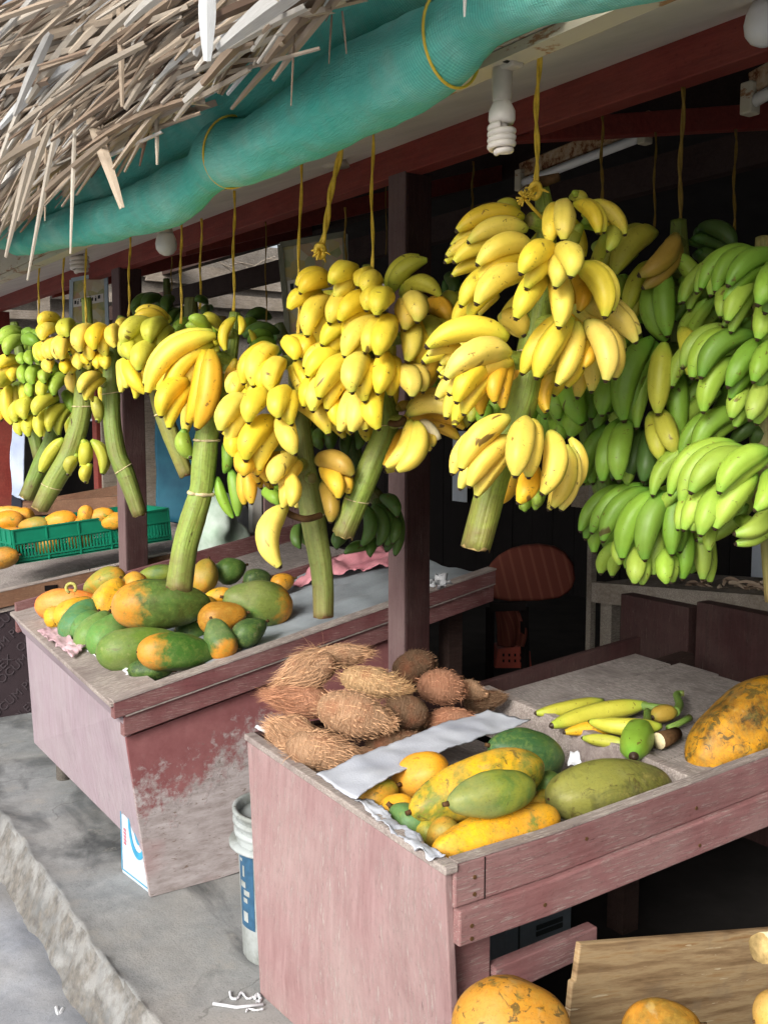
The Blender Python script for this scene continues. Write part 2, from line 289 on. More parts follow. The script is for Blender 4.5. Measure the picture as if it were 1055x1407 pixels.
M['tarptext'] = plain('faint_grey_lettering', srgb(74, 66, 70), .6, .2, .2, 60)
M['signframe'] = plain('sign_frame_metal', srgb(126, 128, 112), .5, .4, .15, 20)
M['signframeblue'] = plain('pale_blue_sign_edge', srgb(178, 196, 206), .5, .4, .08, 20)
b = NB('faded_fruit_poster', .6, .25); v = b.coord(rand=True); vo = b.n('ShaderNodeTexVoronoi'); vo.inputs['Scale'].default_value = 26; b.l(v, vo.inputs[0]); sp = b.n('ShaderNodeSeparateColor'); b.l(vo.outputs['Color'], sp.inputs[0])
c = b.ramp(sp.outputs[0], [(0, srgb(206, 196, 160)), (.25, srgb(196, 170, 60)), (.45, srgb(110, 140, 76)), (.62, srgb(214, 206, 186)), (.8, srgb(190, 120, 80)), (1, srgb(200, 196, 170))]); c = b.mix(b.noise(v, 30, 4), c, srgb(190, 186, 160)); M['poster'] = b.color(c)
M['white'] = plain('white_paint', srgb(220, 218, 210), .6, .3, .05)
M['redcloth'] = None
b = NB('red_striped_cloth', .8, .15); w = b.n('ShaderNodeTexWave', wave_type='BANDS', bands_direction='X'); w.inputs['Scale'].default_value = 2.2; b.l(b.coord((1, 1, 1), False, 'UV'), w.inputs['Vector'])
M['redcloth'] = b.color(b.mix(b.step(w.outputs['Fac'], .75, .95), srgb(84, 42, 34), srgb(96, 56, 44)))
M['redplastic'] = plain('red_plastic', srgb(150, 62, 46), .5)
M['walldark'] = wood('shade_dark_wall_boards', srgb(20, 16, 16), srgb(14, 12, 12), srgb(28, 25, 25), .4, (10, 10, 1))  # interior darkness put into the near-black board colour
M['brightsheet'] = plain('pale_bright_sheet', srgb(196, 204, 214), .5, .4, .1, 8, .1)  # pale tone carries the outside brightness of the wall gaps
M['blackish'] = plain('near_black_timber', srgb(24, 20, 20), .8, .1)
M['litter'] = plain('white_paper_scrap', srgb(190, 192, 196), .7, .2, .04)
M['wood_lit'] = wood('lit_grey_planks', srgb(150, 140, 126), srgb(112, 100, 88), srgb(166, 156, 146), .5, (2, 10, 14))  # lighter copy of the grey timber, its lighting put into the colour

# ---------------------------------------------------------------- mesh helpers
class G:
    def __init__(s): s.v = []; s.f = []; s.uv = {}; s.mi = []; s.tone = []
    def add(s, vs, fs, uvs=None, mi=0, tone=None):
        o = len(s.v); s.v += [Vector(p) for p in vs]
        for k, f in enumerate(fs):
            s.f.append([i+o for i in f]); s.mi.append(mi)
            if uvs: s.uv[len(s.f)-1] = uvs[k] if isinstance(uvs[0], list) else [uvs[i] for i in f]
            s.tone.append(tone if tone is not None else .5)
        return s
def hexa(g, P, mi=0):
    """eight corners: bottom four, then top four, same order"""
    fs = [(0, 3, 2, 1), (4, 5, 6, 7), (0, 1, 5, 4), (1, 2, 6, 5), (2, 3, 7, 6), (3, 0, 4, 7)]
    c = sum((Vector(p) for p in P), Vector())/8
    out = []
    for f in fs:
        a, b2, d = (Vector(P[i]) for i in f[:3]); nn = (b2-a).cross(d-b2)
        out.append(f if nn.dot(a-c) > 0 else tuple(reversed(f)))
    return g.add(P, out, mi=mi)
def box(g, lo, hi, mi=0):
    x0, y0, z0 = lo; x1, y1, z1 = hi
    return hexa(g, [(x0, y0, z0), (x1, y0, z0), (x1, y1, z0), (x0, y1, z0), (x0, y0, z1), (x1, y0, z1), (x1, y1, z1), (x0, y1, z1)], mi)
def slab(g, pts, off, mi=0):
    """polygon pts extruded by the vector off"""
    n = len(pts); off = Vector(off); a = [Vector(p) for p in pts]; b2 = [p+off for p in a]
    nn = Vector()
    for i in range(n): nn += a[i].cross(a[(i+1) % n])
    s = nn.dot(off) > 0
    f1 = list(range(n)); f2 = [i+n for i in range(n)]
    fs = [tuple(reversed(f1)) if s else tuple(f1), tuple(f2) if s else tuple(reversed(f2))]
    for i in range(n):
        j = (i+1) % n; q = (i, j, j+n, i+n); fs.append(q if s else tuple(reversed(q)))
    return g.add(a+b2, fs, mi=mi)
def beam(g, A, B, w, h, up=(0, 0, 1), mi=0):
    A = Vector(A); B = Vector(B); d = (B-A).normalized(); u = Vector(up); s = d.cross(u).normalized(); u = s.cross(d)
    P = []
    for p in (A, B): P += [p - s*w/2 - u*h/2, p + s*w/2 - u*h/2, p + s*w/2 + u*h/2, p - s*w/2 + u*h/2]
    return hexa(g, P, mi)
def frames(pts):
    pts = [Vector(p) for p in pts]; T = []
    for i in range(len(pts)):
        a = pts[max(0, i-1)]; b2 = pts[min(len(pts)-1, i+1)]; T.append((b2-a).normalized())
    u = T[0].orthogonal().normalized(); U = []
    for t in T:
        u = (u - t*u.dot(t)); u = u.normalized() if u.length > 1e-6 else t.orthogonal().normalized(); U.append(u)
    return pts, T, U
def tube(g, pts, rad, n=10, cap=True, prof=None, mi=0, capmi=None, vrange=(0, 1), tone=None, ref=None):
    pts, T, U = frames(pts); k = len(pts); vs = []; fs = []; uvs = []
    if ref is not None:
        U = [(Vector(ref) - t*Vector(ref).dot(t)).normalized() for t in T]
    for i in range(k):
        r = rad[i] if hasattr(rad, '__len__') else rad; w = T[i].cross(U[i])
        for j in range(n):
            a = 2*math.pi*j/n; q = prof(a, i/(k-1)) if prof else 1
            vs.append(pts[i] + (U[i]*math.cos(a)+w*math.sin(a))*r*q)
    for i in range(k-1):
        for j in range(n):
            j2 = (j+1) % n; fs.append((i*n+j, i*n+j2, (i+1)*n+j2, (i+1)*n+j))
            va = vrange[0]+(vrange[1]-vrange[0])*i/(k-1); vb = vrange[0]+(vrange[1]-vrange[0])*(i+1)/(k-1)
            uvs.append([(j/n, va), ((j+1)/n, va), ((j+1)/n, vb), (j/n, vb)])
    g.add(vs, fs, uvs, mi, tone)
    if cap:
        cm = mi if capmi is None else capmi
        o = len(g.v)-len(vs); m2 = len(g.f)
        g.f.append([o+j for j in reversed(range(n))]); g.mi.append(mi); g.tone.append(tone or .5)
        g.f.append([o+(k-1)*n+j for j in range(n)]); g.mi.append(cm); g.tone.append(tone or .5)
        g.uv[m2] = [(0, vrange[0])]*n; g.uv[m2+1] = [(0, vrange[1])]*n
    return g
def bez(A, Q, B, n): return [A*(1-t)**2 + Q*2*t*(1-t) + B*t*t for t in [i/n for i in range(n+1)]]
def smooth_path(pts, k=6):
    pts = [Vector(p) for p in pts]; out = []
    for i in range(len(pts)-1):
        p0 = pts[max(0, i-1)]; p1 = pts[i]; p2 = pts[i+1]; p3 = pts[min(len(pts)-1, i+2)]
        for j in range(k):
            t = j/k; out.append(.5*((2*p1)+(p2-p0)*t+(2*p0-5*p1+4*p2-p3)*t*t+(3*p1-p0-3*p2+p3)*t**3))
    return out+[pts[-1]]
def smooth_vals(v, k=6): return [q.x for q in smooth_path([Vector((a, 0, 0)) for a in v], k)]

ROOT = {}
def finish(name, g, mats, parent=None, smooth=False, origin=None, color=None):
    me = bpy.data.meshes.new(name)
    if parent is not None: org = ROOT[parent.name]
    else: org = Vector(origin) if origin is not None else Vector((0, 0, 0))
    me.from_pydata([tuple(p-org) for p in g.v], [], g.f); 
    if not isinstance(mats, (list, tuple)): mats = [mats]
    for m in mats: me.materials.append(m)
    me.polygons.foreach_set('material_index', g.mi)
    if smooth: me.polygons.foreach_set('use_smooth', [True]*len(g.f))
    if g.uv:
        ul = me.uv_layers.new(name='UVMap').data; li = 0
        for fi, f in enumerate(g.f):
            u = g.uv.get(fi)
            for k in range(len(f)):
                if u: ul[li+k].uv = u[k]
            li += len(f)
    if any(t != .5 for t in g.tone):
        a = me.attributes.new('tone', 'FLOAT', 'FACE'); a.data.foreach_set('value', g.tone)
    me.update()
    o = bpy.data.objects.new(name, me); COL.objects.link(o)
    if parent is not None: o.parent = parent
    else: o.location = org
    ROOT[o.name] = org
    if color is not None: o.color = color
    return o
def tag(o, label=None, cat=None, group=None, kind=None):
    for k, v in (('label', label), ('category', cat), ('group', group), ('kind', kind)):
        if v: o[k] = v
    return o
def thing(name, label, cat, loc=(0, 0, 0), group=None):
    o = bpy.data.objects.new(name, None); COL.objects.link(o); o.location = loc; o.empty_display_size = .1
    ROOT[o.name] = Vector(loc); return tag(o, label, cat, group)
def bevel(o, w=.003, seg=2):
    m = o.modifiers.new('bevel', 'BEVEL'); m.width = w; m.segments = seg; m.limit_method = 'ANGLE'; return o
def roughen(g, amp, sc):
    for i, p in enumerate(g.v):
        g.v[i] = p + Vector(noise.noise_vector(p*sc))*amp

# ---------------------------------------------------------------- ground
def kerb_x(y): return .765 + .022*noise.noise(Vector((y*2.1, 3, 0))) + .012*noise.noise(Vector((y*9, 7, 0)))
RZ = -.135
xs = [.66+.008*i for i in range(42)]; xs = xs + [1.0+.1*i for i in range(10)] + [2.2, 2.8, 3.5, 4.5, 6, 9]
ys = [-12, -4, 0, .8] + [1.2+.02*i for i in range(215)] + [5.6, 6, 7, 9, 14, 30, 60]
g = G(); vs = []; fs = []
for y in ys:
    for x in xs:
        kx = kerb_x(y); d = x-kx
        rough = .004*noise.fractal(Vector((x*9, y*9, 1)), 1, 2, 4)
        fr = .012*noise.fractal(Vector((x*16, y*9, 5)), .8, 2, 5)
        lump = .028*max(0, noise.noise(Vector((y*3.7, 11, 0))))
        if d > .03: z = rough*.6 + .010*math.exp(-(d-.03)*25)*(1+lump*20)
        elif d > -.05: t = (d+.05)/.08; t = t*t*(3-2*t)*.6+t*.4; z = RZ+(0.010-RZ)*t + fr + lump*.4*t
        else: z = RZ-.03
        vs.append((x, y, z))
nx = len(xs)
for j in range(len(ys)-1):
    for i in range(nx-1): fs.append((j*nx+i, j*nx+i+1, (j+1)*nx+i+1, (j+1)*nx+i))
g.add(vs, fs); tag(finish('pavement', g, M['pavement'], smooth=True), kind='structure')
g = G(); xs2 = [-80, -20, -6, -2] + [-.3+.03*i for i in range(40)] + [1.5, 8, 80]; ys2 = [-80, -10, 0, .8]+[1+.04*i for i in range(120)]+[6, 8, 15, 40, 200]
vs = []; fs = []
for y in ys2:
    for x in xs2: vs.append((x, y, RZ + (.006*noise.fractal(Vector((x*5, y*5, 9)), 1, 2, 4) if -.3 < x < .9 else 0) + .02*max(0, 1-abs(x-.68)/.12)*(1 if .5 < x < .8 else 0)))
nx = len(xs2)
for j in range(len(ys2)-1):
    for i in range(nx-1): fs.append((j*nx+i, j*nx+i+1, (j+1)*nx+i+1, (j+1)*nx+i))
g.add(vs, fs); tag(finish('road', g, M['road'], smooth=True), kind='structure')

# ---------------------------------------------------------------- roof, posts, walls
roof = thing('stall_roof', 'low roof of grey sheets on dark red timbers over the fruit stalls', 'roof', (1.7, 2.4, 2.1))
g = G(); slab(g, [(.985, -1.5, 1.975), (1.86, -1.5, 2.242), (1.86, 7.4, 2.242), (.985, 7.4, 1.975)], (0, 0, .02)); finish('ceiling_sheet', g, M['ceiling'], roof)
g = G(); slab(g, [(1.80, -1.5, 2.245), (3.6, -1.5, 2.85), (3.6, 7.4, 2.85), (1.80, 7.4, 2.245)], (0, 0, .02)); finish('ceiling_sheet', g, M['ceilingshade'], roof)
g = G(); slab(g, [(3.6, -1.5, 2.85), (5.6, -1.5, 2.3), (5.6, 7.4, 2.3), (3.6, 7.4, 2.85)], (0, 0, .02)); finish('ceiling_sheet', g, M['ceilingshade'], roof)
g = G(); box(g, (.955, -1.5, 1.955), (.985, 9, 2.06)); finish('fascia_board', g, M['cream'], roof)
g = G(); box(g, (.960, -1.5, 1.938), (1.000, 9, 1.953)); finish('fascia_strip', g, M['cream'], roof)
p0, p1 = ON(640, 70, 0, .95), ON(735, 62, 0, .95)
g = G(); slab(g, [(.950, 1.02, 1.955), (.950, 1.32, 1.955), (.950, 1.32, 2.03), (.950, 1.02, 2.03)], (-.012, 0, 0)); finish('rusty_plank', g, M['rusty'], roof)
g = G(); box(g, (1.655, -1.5, 2.100), (1.71, 7.6, 2.182)); bevel(finish('main_beam', g, M['beam'], roof))
g = G(); a, b2, c2, d2 = ON(773, 190, 1, 1.9), ON(1055, 175, 1, 1.9), ON(1055, 133, 1, 1.9), ON(818, 160, 1, 1.9)
e = (b2-a); a = a - e*.18; d2 = d2 - e*.2; b2 = b2+e*.8; c2 = c2+e*.8
slab(g, [a, b2, c2, d2], (0, .05, 0)); bevel(finish('rafter', g, M['beam'], roof))
for yy in (4.2, 6.2):
    g = G(); slab(g, [(1.75, yy, 2.10), (3.5, yy, 2.62), (3.5, yy, 2.70), (1.75, yy, 2.18)], (0, .05, 0)); finish('rafter', g, M['beam'], roof)
g = G(); a, b2 = ON(860, 250, 0, 3.0), ON(1055, 200, 0, 3.0); e = b2-a; beam(g, a-e*14, b2+e*2, .06, .12); finish('cross_beam', g, M['darkwood'], roof)  # red beam coloured dark in place of the interior shade
g = G(); beam(g, (3.55, -1.5, 2.72), (3.55, 9, 2.72), .08, .14); finish('ridge_beam', g, M['darkwood'], roof)  # darkened like the cross beam, shade put into the colour

def post(X, Y, w, top, label, mats, name='wooden_post'):
    t = thing(name, label, 'post', (X, Y, 0), 'posts carrying the roof beam')
    g = G(); box(g, (X-w/2, Y-w/2, 0), (X+w/2, Y+w/2, top)); roughen(g, .001, 3); bevel(finish('shaft', g, mats[0], t), .004)
    if len(mats) > 1:
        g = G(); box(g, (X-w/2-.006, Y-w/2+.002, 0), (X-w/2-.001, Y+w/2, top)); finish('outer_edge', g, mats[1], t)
    g = G(); box(g, (X-w/2-.012, Y-w/2-.012, 0), (X+w/2+.012, Y+w/2+.012, .05)); finish('base_block', g, M['greywood'], t)
    return t
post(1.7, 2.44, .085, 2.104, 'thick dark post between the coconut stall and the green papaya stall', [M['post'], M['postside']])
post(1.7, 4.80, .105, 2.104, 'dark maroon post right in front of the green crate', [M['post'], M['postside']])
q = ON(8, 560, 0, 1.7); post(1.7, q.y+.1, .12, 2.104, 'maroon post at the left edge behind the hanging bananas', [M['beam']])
q = ON(140, 620, 1, 7.5); post(q.x, 7.5, .10, 2.15, 'distant maroon post seen above the crate of mangoes', [M['beam']])

# back wall and end wall
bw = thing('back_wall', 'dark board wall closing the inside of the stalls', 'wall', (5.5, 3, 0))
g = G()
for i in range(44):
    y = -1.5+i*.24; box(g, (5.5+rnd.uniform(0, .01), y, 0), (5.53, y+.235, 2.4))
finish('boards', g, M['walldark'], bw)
for (x0, y0, x1, y1, X, nm, m) in ((624, 592, 642, 690, 5.45, 'light_gap_panel', 'brightsheet'), (786, 655, 822, 700, 5.45, 'light_gap_panel', 'wood_lit'), (1035, 740, 1060, 800, 5.45, 'light_gap_panel', 'brightsheet')):  # pale panels stand in for bright gaps to the outside
    a = ON(x0, y0, 0, X); c2 = ON(x1, y1, 0, X); g = G(); k = 6
    for i in range(k):
        ya = a.y+(c2.y-a.y)*i/k; yb = a.y+(c2.y-a.y)*(i+1)/k; ym = (ya+yb)/2
        slab(g, [(X-.004, ya, c2.z), (X-.03, ym, c2.z), (X-.004, yb, c2.z)], (0, 0, a.z-c2.z))
    finish(nm, g, M[m], bw)
g = G()
for (x0, y0, x1, y1) in ((600, 283, 722, 306), (726, 283, 790, 306), (880, 270, 905, 305)):
    a = ON(x0, y0, 0, 5.46); c2 = ON(x1, y1, 0, 5.46); box(g, (5.45, c2.y, c2.z), (5.49, a.y, a.z))
finish('upper_boards', g, M['darkwood'], bw)
sw = thing('light_block_wall', 'unseen dark wall added beyond the right edge to block light', 'wall', (3.5, -1.5, 0))  # unseen wall added to keep light out of the interior
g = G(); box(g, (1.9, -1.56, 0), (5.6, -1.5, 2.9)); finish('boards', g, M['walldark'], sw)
g = G(); vs = [(x, y, .004) for y in (-1.5, 2.32) for x in (1.30, 5.5)]; g.add(vs, [(0, 1, 3, 2)]); o_ = len(g.v); g.add([(2.35, 2.32, .004), (5.5, 2.32, .004), (2.35, 9, .004), (5.5, 9, .004)], [(0, 1, 3, 2)]); tag(finish('shade_floor', g, plain('shade_dark_floor', srgb(40, 38, 37), .9, .1, .25, 6, .3)), kind='structure')  # dark sheet painting interior and under-stall shade onto the floor
ew = thing('end_wall', 'grey plank wall at the far left end of the row of stalls', 'wall', (2.6, 9, 0))
YE = 9.
def ept(x, y, Y=YE): return ON(x, y, 1, Y)
g = G(); box(g, (.9, YE+.06, 1.35), (6, YE+.1, 3.0)); finish('backing_boards', g, M['greywood'], ew)
g = G()
for (xa, ya, xb, yb, hh, dz) in ((-30, 357, 200, 368, 26, 0), (200, 372, 420, 392, 26, 0), (-30, 398, 330, 418, 14, .02), (-30, 430, 240, 440, 12, .02), (-30, 455, 240, 468, 14, .02), (240, 408, 420, 422, 18, .02), (240, 445, 420, 455, 16, .02)):
    A = ept(xa, ya, YE-dz); B = ept(xb, yb, YE-dz); beam(g, A, B, .03, hh/F*depth(A))
finish('planks', g, M['wood_lit'], ew)
g = G(); A = ept(-30, 402, YE-.06); B = ept(110, 372, YE-.06); beam(g, A, B, .04, .12); finish('brace', g, M['maroonlite'], ew)
g = G(); A = ept(50, 335, YE-.12); B = ept(70, 470, YE-.12); box(g, (A.x, YE-.14, .7), (B.x, YE-.09, A.z+.3)); finish('upright', g, M['wood_lit'], ew)
g = G(); A = ept(242, 330, YE-.1); B = ept(320, 372, YE-.1); 
for i in range(26):
    a = Vector((rnd.uniform(A.x-.2, B.x+.6), YE-.12, rnd.uniform(B.z, A.z+.1))); an = rnd.uniform(-.6, .6); e = Vector((math.cos(an), rnd.uniform(-.1, .1), math.sin(an)))*rnd.uniform(.1, .35)
    tube(g, [a, a+e*.5+Vector((0, 0, .02)), a+e], .006, 5)
finish('stored_sticks', g, M['wood_lit'], ew)
g = G(); box(g, (.95, YE+.02, 0), (1.7, YE+.05, 1.33)); finish('lower_sheet', g, M['brightsheet'], ew)
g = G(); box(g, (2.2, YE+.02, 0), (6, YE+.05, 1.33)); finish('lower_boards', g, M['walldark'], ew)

# ---------------------------------------------------------------- stall in front: pink panel, coconuts, papayas
s1 = thing('fruit_stall', 'nearest pink painted display stall holding coconuts and yellow papayas', 'stall', (1.7, 1.87, 0))
Y1, Y2 = 1.43, 2.30
def rz(X): return .62 if X < 1.34 else .62+(X-1.34)*.045
g = G(); slab(g, [(1.070, Y1-.006, .604), (1.098, Y2, .604), (1.062, 2.17, .0), (1.108, Y1-.006, .0)], (.018, 0, 0)); roughen(g, .001, 4); bevel(finish('front_panel', g, M['pink'], s1))
g = G(); slab(g, [(1.064, Y1-.016, .606), (1.094, Y2+.01, .606), (1.094, Y2+.01, .622), (1.064, Y1-.016, .622)], (.030, 0, 0)); roughen(g, .0015, 12); bevel(finish('front_edge', g, M['edge'], s1))
def railpoly(xa, xb, f0, f1, Y, n=14): return [(xa+(xb-xa)*i/n, Y, f0(xa+(xb-xa)*i/n)) for i in range(n+1)] + [(xb-(xb-xa)*i/n, Y, f1(xb-(xb-xa)*i/n)) for i in range(n+1)]
g = G(); slab(g, railpoly(1.089, 2.7, rz, lambda X: rz(X)-.085, Y1-.012), (0, .026, 0)); bevel(finish('side_rail', g, M['maroonlite'], s1), .004)
g = G(); slab(g, railpoly(1.092, 2.7, lambda X: rz(X)-.086, lambda X: rz(X)-.155-(X-1.1)*.01, Y1-.024), (0, .036, 0)); bevel(finish('lower_side_rail', g, M['maroonlite'], s1), .004)
g = G(); slab(g, railpoly(1.095, 2.7, lambda X: rz(X)+.004, lambda X: rz(X)+.0005, Y1-.0125), (0, .027, 0)); finish('rail_cap', g, M['edge'], s1)
def rf(X): return .62+max(0, X-1.6)*.085
g = G(); slab(g, railpoly(1.118, 2.52, rf, lambda X: rf(X)-.13, Y2-.012), (0, .026, 0)); bevel(finish('side_rail', g, M['post'], s1))  # far rail takes the dark post paint to stand for its shade
DX0, DX1 = 1.79, 1.825     # divider
g = G(); slab(g, [(DX0-.015, Y1+.016, .50), (DX0, Y1+.016, .625), (DX1+.025, Y2-.014, .635), (DX1+.01, Y2-.014, .50)], (.028, 0, 0)); bevel(finish('divider', g, M['edge'], s1))
g = G(); box(g, (1.10, Y1+.016, .485), (DX0, Y2-.014, .50)); finish('front_tray_floor', g, M['floorboard'], s1)
g = G()
def fl(X): return .590+(X-1.8)*.07
for i in range(5):
    ya = Y1+.017+i*.168; yb = ya+.166; e = rnd.uniform(0, .12); lift = [0, .002, .006, .001, 0][i]
    slab(g, [(1.85, ya, fl(1.85)+lift), (2.44+e, ya+.01, fl(2.44+e)+lift), (2.45+e, yb, fl(2.45+e)+lift), (1.85, yb, fl(1.85)+lift)], (0, 0, .008))
finish('display_board', g, M['floorboard'], s1)
for yy in (1.5, 2.2): g = G(); beam(g, (1.85, yy, fl(1.85)-.022), (2.65, yy, fl(2.65)-.022), .05, .04); finish('board_bearer', g, M['darkwood'], s1)
for (x, y) in ((1.165, Y1+.05), (1.165, Y2-.05), (2.5, Y1+.06), (2.5, Y2-.06)):
    g = G(); hh = .47 if x < 2 else .52
    if x < 2 and y < 1.7: box(g, (x-.045, y-.02, 0), (x+.045, y+.02, .455))
    else: box(g, (x-.03, y-.03, 0), (x+.03, y+.03, hh))
    bevel(finish('leg', g, M['maroonlite'] if x < 2 else M['darkwood'], s1))
g = G(); slab(g, [(1.215, Y1+.02, .30), (1.49, Y1+.02, .315), (1.49, Y1+.02, .37), (1.215, Y1+.02, .365)], (0, .03, 0)); bevel(finish('stretcher', g, M['maroonlite'], s1))
g = G(); a = ON(855, 1250, 1, 1.9); box(g, (a.x-.03, 1.87, 0), (a.x+.03, 1.93, .56)); finish('leg', g, M['darkwood'], s1)

for (x, z) in ((1.135, .585), (1.135, .552), (1.30, .49), (1.12, .50), (1.12, .475), (1.75, .50), (1.75, .58), (1.42, .59)):
    yy = Y1-.0255 if z < .53 else Y1-.0135; g = G(); tube(g, [(x, yy+.004, z), (x, yy, z)], .0042, 10); finish('nail', g, M['driedstem'], s1)
g = G(); box(g, (1.158, Y1-.0128, .5365), (1.1605, Y1-.0118, .618)); finish('joint', g, M['blackish'], s1)
# second stall: green papayas
s2 = thing('fruit_stall', 'long pale pink stall with flaking side piled with green papayas', 'stall', (1.6, 3.5, 0))
YA, YB = 2.80, 4.23
XA, XB = .91, 1.00
def r2(X): return .62+(X-.91)*.186
SL, X0 = .186, .91
g = G(); slab(g, [(XA+.035, YA+.01, .57), (XB+.03, YB, .57), (XB+.05, YB, .065), (XA+.105, YA+.01, .12)], (.018, 0, 0)); bevel(finish('front_panel', g, M['pinkpale'], s2))
g = G(); slab(g, [(XA, YA-.02, .60), (XB-.01, YB+.02, .60), (XB+.025, YB+.02, .53), (XA+.040, YA-.02, .53)], (.012, 0, .004)); bevel(finish('front_lip', g, M['pinkpale'], s2))
g = G(); slab(g, [(XA-.01, YA-.03, .606), (XB-.02, YB+.03, .606), (XB+.10, YB+.03, .628), (XA+.15, YA-.03, .630)], (0, 0, .014)); roughen(g, .002, 9); bevel(finish('front_ledge', g, M['edge'], s2))
g = G(); slab(g, railpoly(XA+.0, 2.3, lambda X: r2(X)-.002, lambda X: r2(X)-.05, YA-.032), (0, .03, 0)); bevel(finish('side_rail', g, M['maroon'], s2))
g = G(); slab(g, railpoly(XA+.0, 2.3, lambda X: r2(X)+.004, lambda X: r2(X)-.0015, YA-.034), (0, .05, 0)); finish('rail_cap', g, M['edge'], s2)
g = G(); slab(g, railpoly(XA+.03, 2.3, lambda X: r2(X)-.051, lambda X: r2(X)-.115, YA-.022), (0, .03, 0)); bevel(finish('lower_side_rail', g, M['maroon'], s2))
g = G(); slab(g, railpoly(XA+.035, 2.3, lambda X: r2(X)-.049, lambda X: r2(X)-.0545, YA-.030), (0, .035, 0)); finish('rail_ledge', g, M['edge'], s2)
g = G(); slab(g, [(XA+.045, YA, .50), (2.0, YA, .70), (2.0, YA, .06), (1.45, YA, .015), (1.24, YA, .002), (1.015, YA, .002)], (0, .015, 0)); finish('side_panel', g, M['flaking'], s2)
g = G(); slab(g, railpoly(XB, 2.3, lambda X: r2(X)+.02, lambda X: r2(X)-.1, YB), (0, .03, 0)); finish('far_rail', g, M['maroon'], s2)
g = G(); slab(g, railpoly(1.5, 2.3, lambda X: r2(X)+.012, lambda X: r2(X)-.06, 3.50), (0, .03, 0)); finish('divider', g, M['maroon'], s2)
g = G(); slab(g, [(XA+.04, YA, r2(XA)-.05), (2.3, YA, r2(2.3)-.05), (2.3, YB, r2(2.3)-.05), (XB+.04, YB, r2(XB)-.05)], (0, 0, -.015)); finish('tray_floor', g, M['floorboard'], s2)
g = G(); vs = []; fs = []; nx, ny = 60, 16
for j in range(ny+1):
    for i in range(nx+1):
        X = 1.22+1.05*i/nx; Y = YA+.0+.66*j/ny; vs.append((X, Y, r2(X)-.005+.016*noise.noise(Vector((X*9, Y*14, 2)))-.02*(j/ny)*(1-j/ny)))
for j in range(ny):
    for i in range(nx): fs.append((j*(nx+1)+i, j*(nx+1)+i+1, (j+1)*(nx+1)+i+1, (j+1)*(nx+1)+i))
g.add(vs, fs); cl = finish('tray_cover', g, M['cream'] if 0 else cloth('grey_blue_plastic_sheet', srgb(150, 158, 164), srgb(122, 128, 132), .5), s2, True)
q = ON(67, 1092, 2, 0)
for (x, y, m) in ((1.085, 3.93, 'greywood'), (2.2, YA+.1, 'darkwood'), (2.2, YB-.1, 'darkwood')):
    g = G(); tube(g, [(x, y, 0), (x, y, .60 if x < 2 else .8)], .028, 12) if x < 2 else box(g, (x-.03, y-.03, 0), (x+.03, y+.03, .8)); finish('leg', g, M[m], s2, x < 2)

# third stall at the left with the printed sheet and the green crate
Y3 = 4.90
s3 = thing('fruit_stall', 'far left stall wrapped in a dark printed sheet under the green crate', 'stall', (1.6, 5.5, 0))
A, B = ON(-60, 826, 1, Y3), ON(165, 775, 1, Y3); sl3 = (B.z-A.z)/(B.x-A.x)
def r3(X): return A.z+(X-A.x)*sl3
g = G(); slab(g, railpoly(A.x-.1, 2.4, r3, lambda X: r3(X)-.075, Y3-.03), (0, .03, 0)); bevel(finish('side_rail', g, M['brownwood'], s3))
g = G(); slab(g, railpoly(A.x-.1, 2.4, lambda X: r3(X)+.005, lambda X: r3(X)+.0005, Y3-.032), (0, .05, 0)); finish('rail_cap', g, M['edge'], s3)
q = ON(70, 778+14, 1, Y3-.031); g = G(); box(g, (q.x-.03, Y3-.034, r3(q.x)-.045), (q.x+.03, Y3-.031, r3(q.x)-.02)); finish('slot', g, M['blackish'], s3)
zb = ON(30, 1003, 1, Y3).z
g = G(); slab(g, railpoly(A.x-.05, 2.3, lambda X: r3(X)-.10, lambda X: zb+.03*(X-1.1)+.004*math.sin(X*40), Y3-.01), (0, .008, 0)); sh = finish('printed_sheet', g, M['tarp'], s3)
g = G(); slab(g, railpoly(A.x-.1, 2.3, lambda X: r3(X)-.08, lambda X: r3(X)-.098, Y3-.02), (0, .02, 0)); finish('lower_rail', g, M['edge'], s3)
g = G(); slab(g, [(A.x-.1, Y3, r3(A.x-.1)-.05), (2.4, Y3, r3(2.4)-.05), (2.4, 6.3, r3(2.4)-.05), (A.x-.1, 6.3, r3(A.x-.1)-.05)], (0, 0, -.015)); finish('tray_floor', g, M['floorboard'], s3)
g = G(); slab(g, [(A.x-.1, Y3, r3(A.x-.1)-.002), (A.x-.1, 6.3, r3(A.x-.1)-.002), (A.x-.06, 6.3, .3), (A.x-.06, Y3, .3)], (.015, 0, 0)); finish('front_panel', g, M['pinkpale'], s3)
for (x, y) in ((A.x, Y3+.06), (2.3, Y3+.06), (2.3, 6.2), (A.x, 6.2)):
    g = G(); box(g, (x-.03, y-.03, 0), (x+.03, y+.03, r3(x)-.07)); finish('leg', g, M['darkwood'], s3)
def text_mesh(s, size, ang, P, ux, uz, name, mat, parent, ext=.001):
    cu = bpy.data.curves.new(name, 'FONT'); cu.body = s; cu.size = size; cu.extrude = ext; cu.align_x = 'CENTER'; cu.align_y = 'CENTER'
    to = bpy.data.objects.new(name, cu); COL.objects.link(to); me = bpy.data.meshes.new_from_object(to)
    bpy.data.objects.remove(to); ux = Vector(ux).normalized(); uz = Vector(uz).normalized(); n = ux.cross(uz)
    g = G(); ca, sa = math.cos(ang), math.sin(ang)
    g.add([Vector(P)+ux*(v.co.x*ca-v.co.y*sa)+uz*(v.co.x*sa+v.co.y*ca)+n*v.co.z for v in me.vertices], [tuple(p.vertices) for p in me.polygons])
    return finish(name, g, mat, parent)
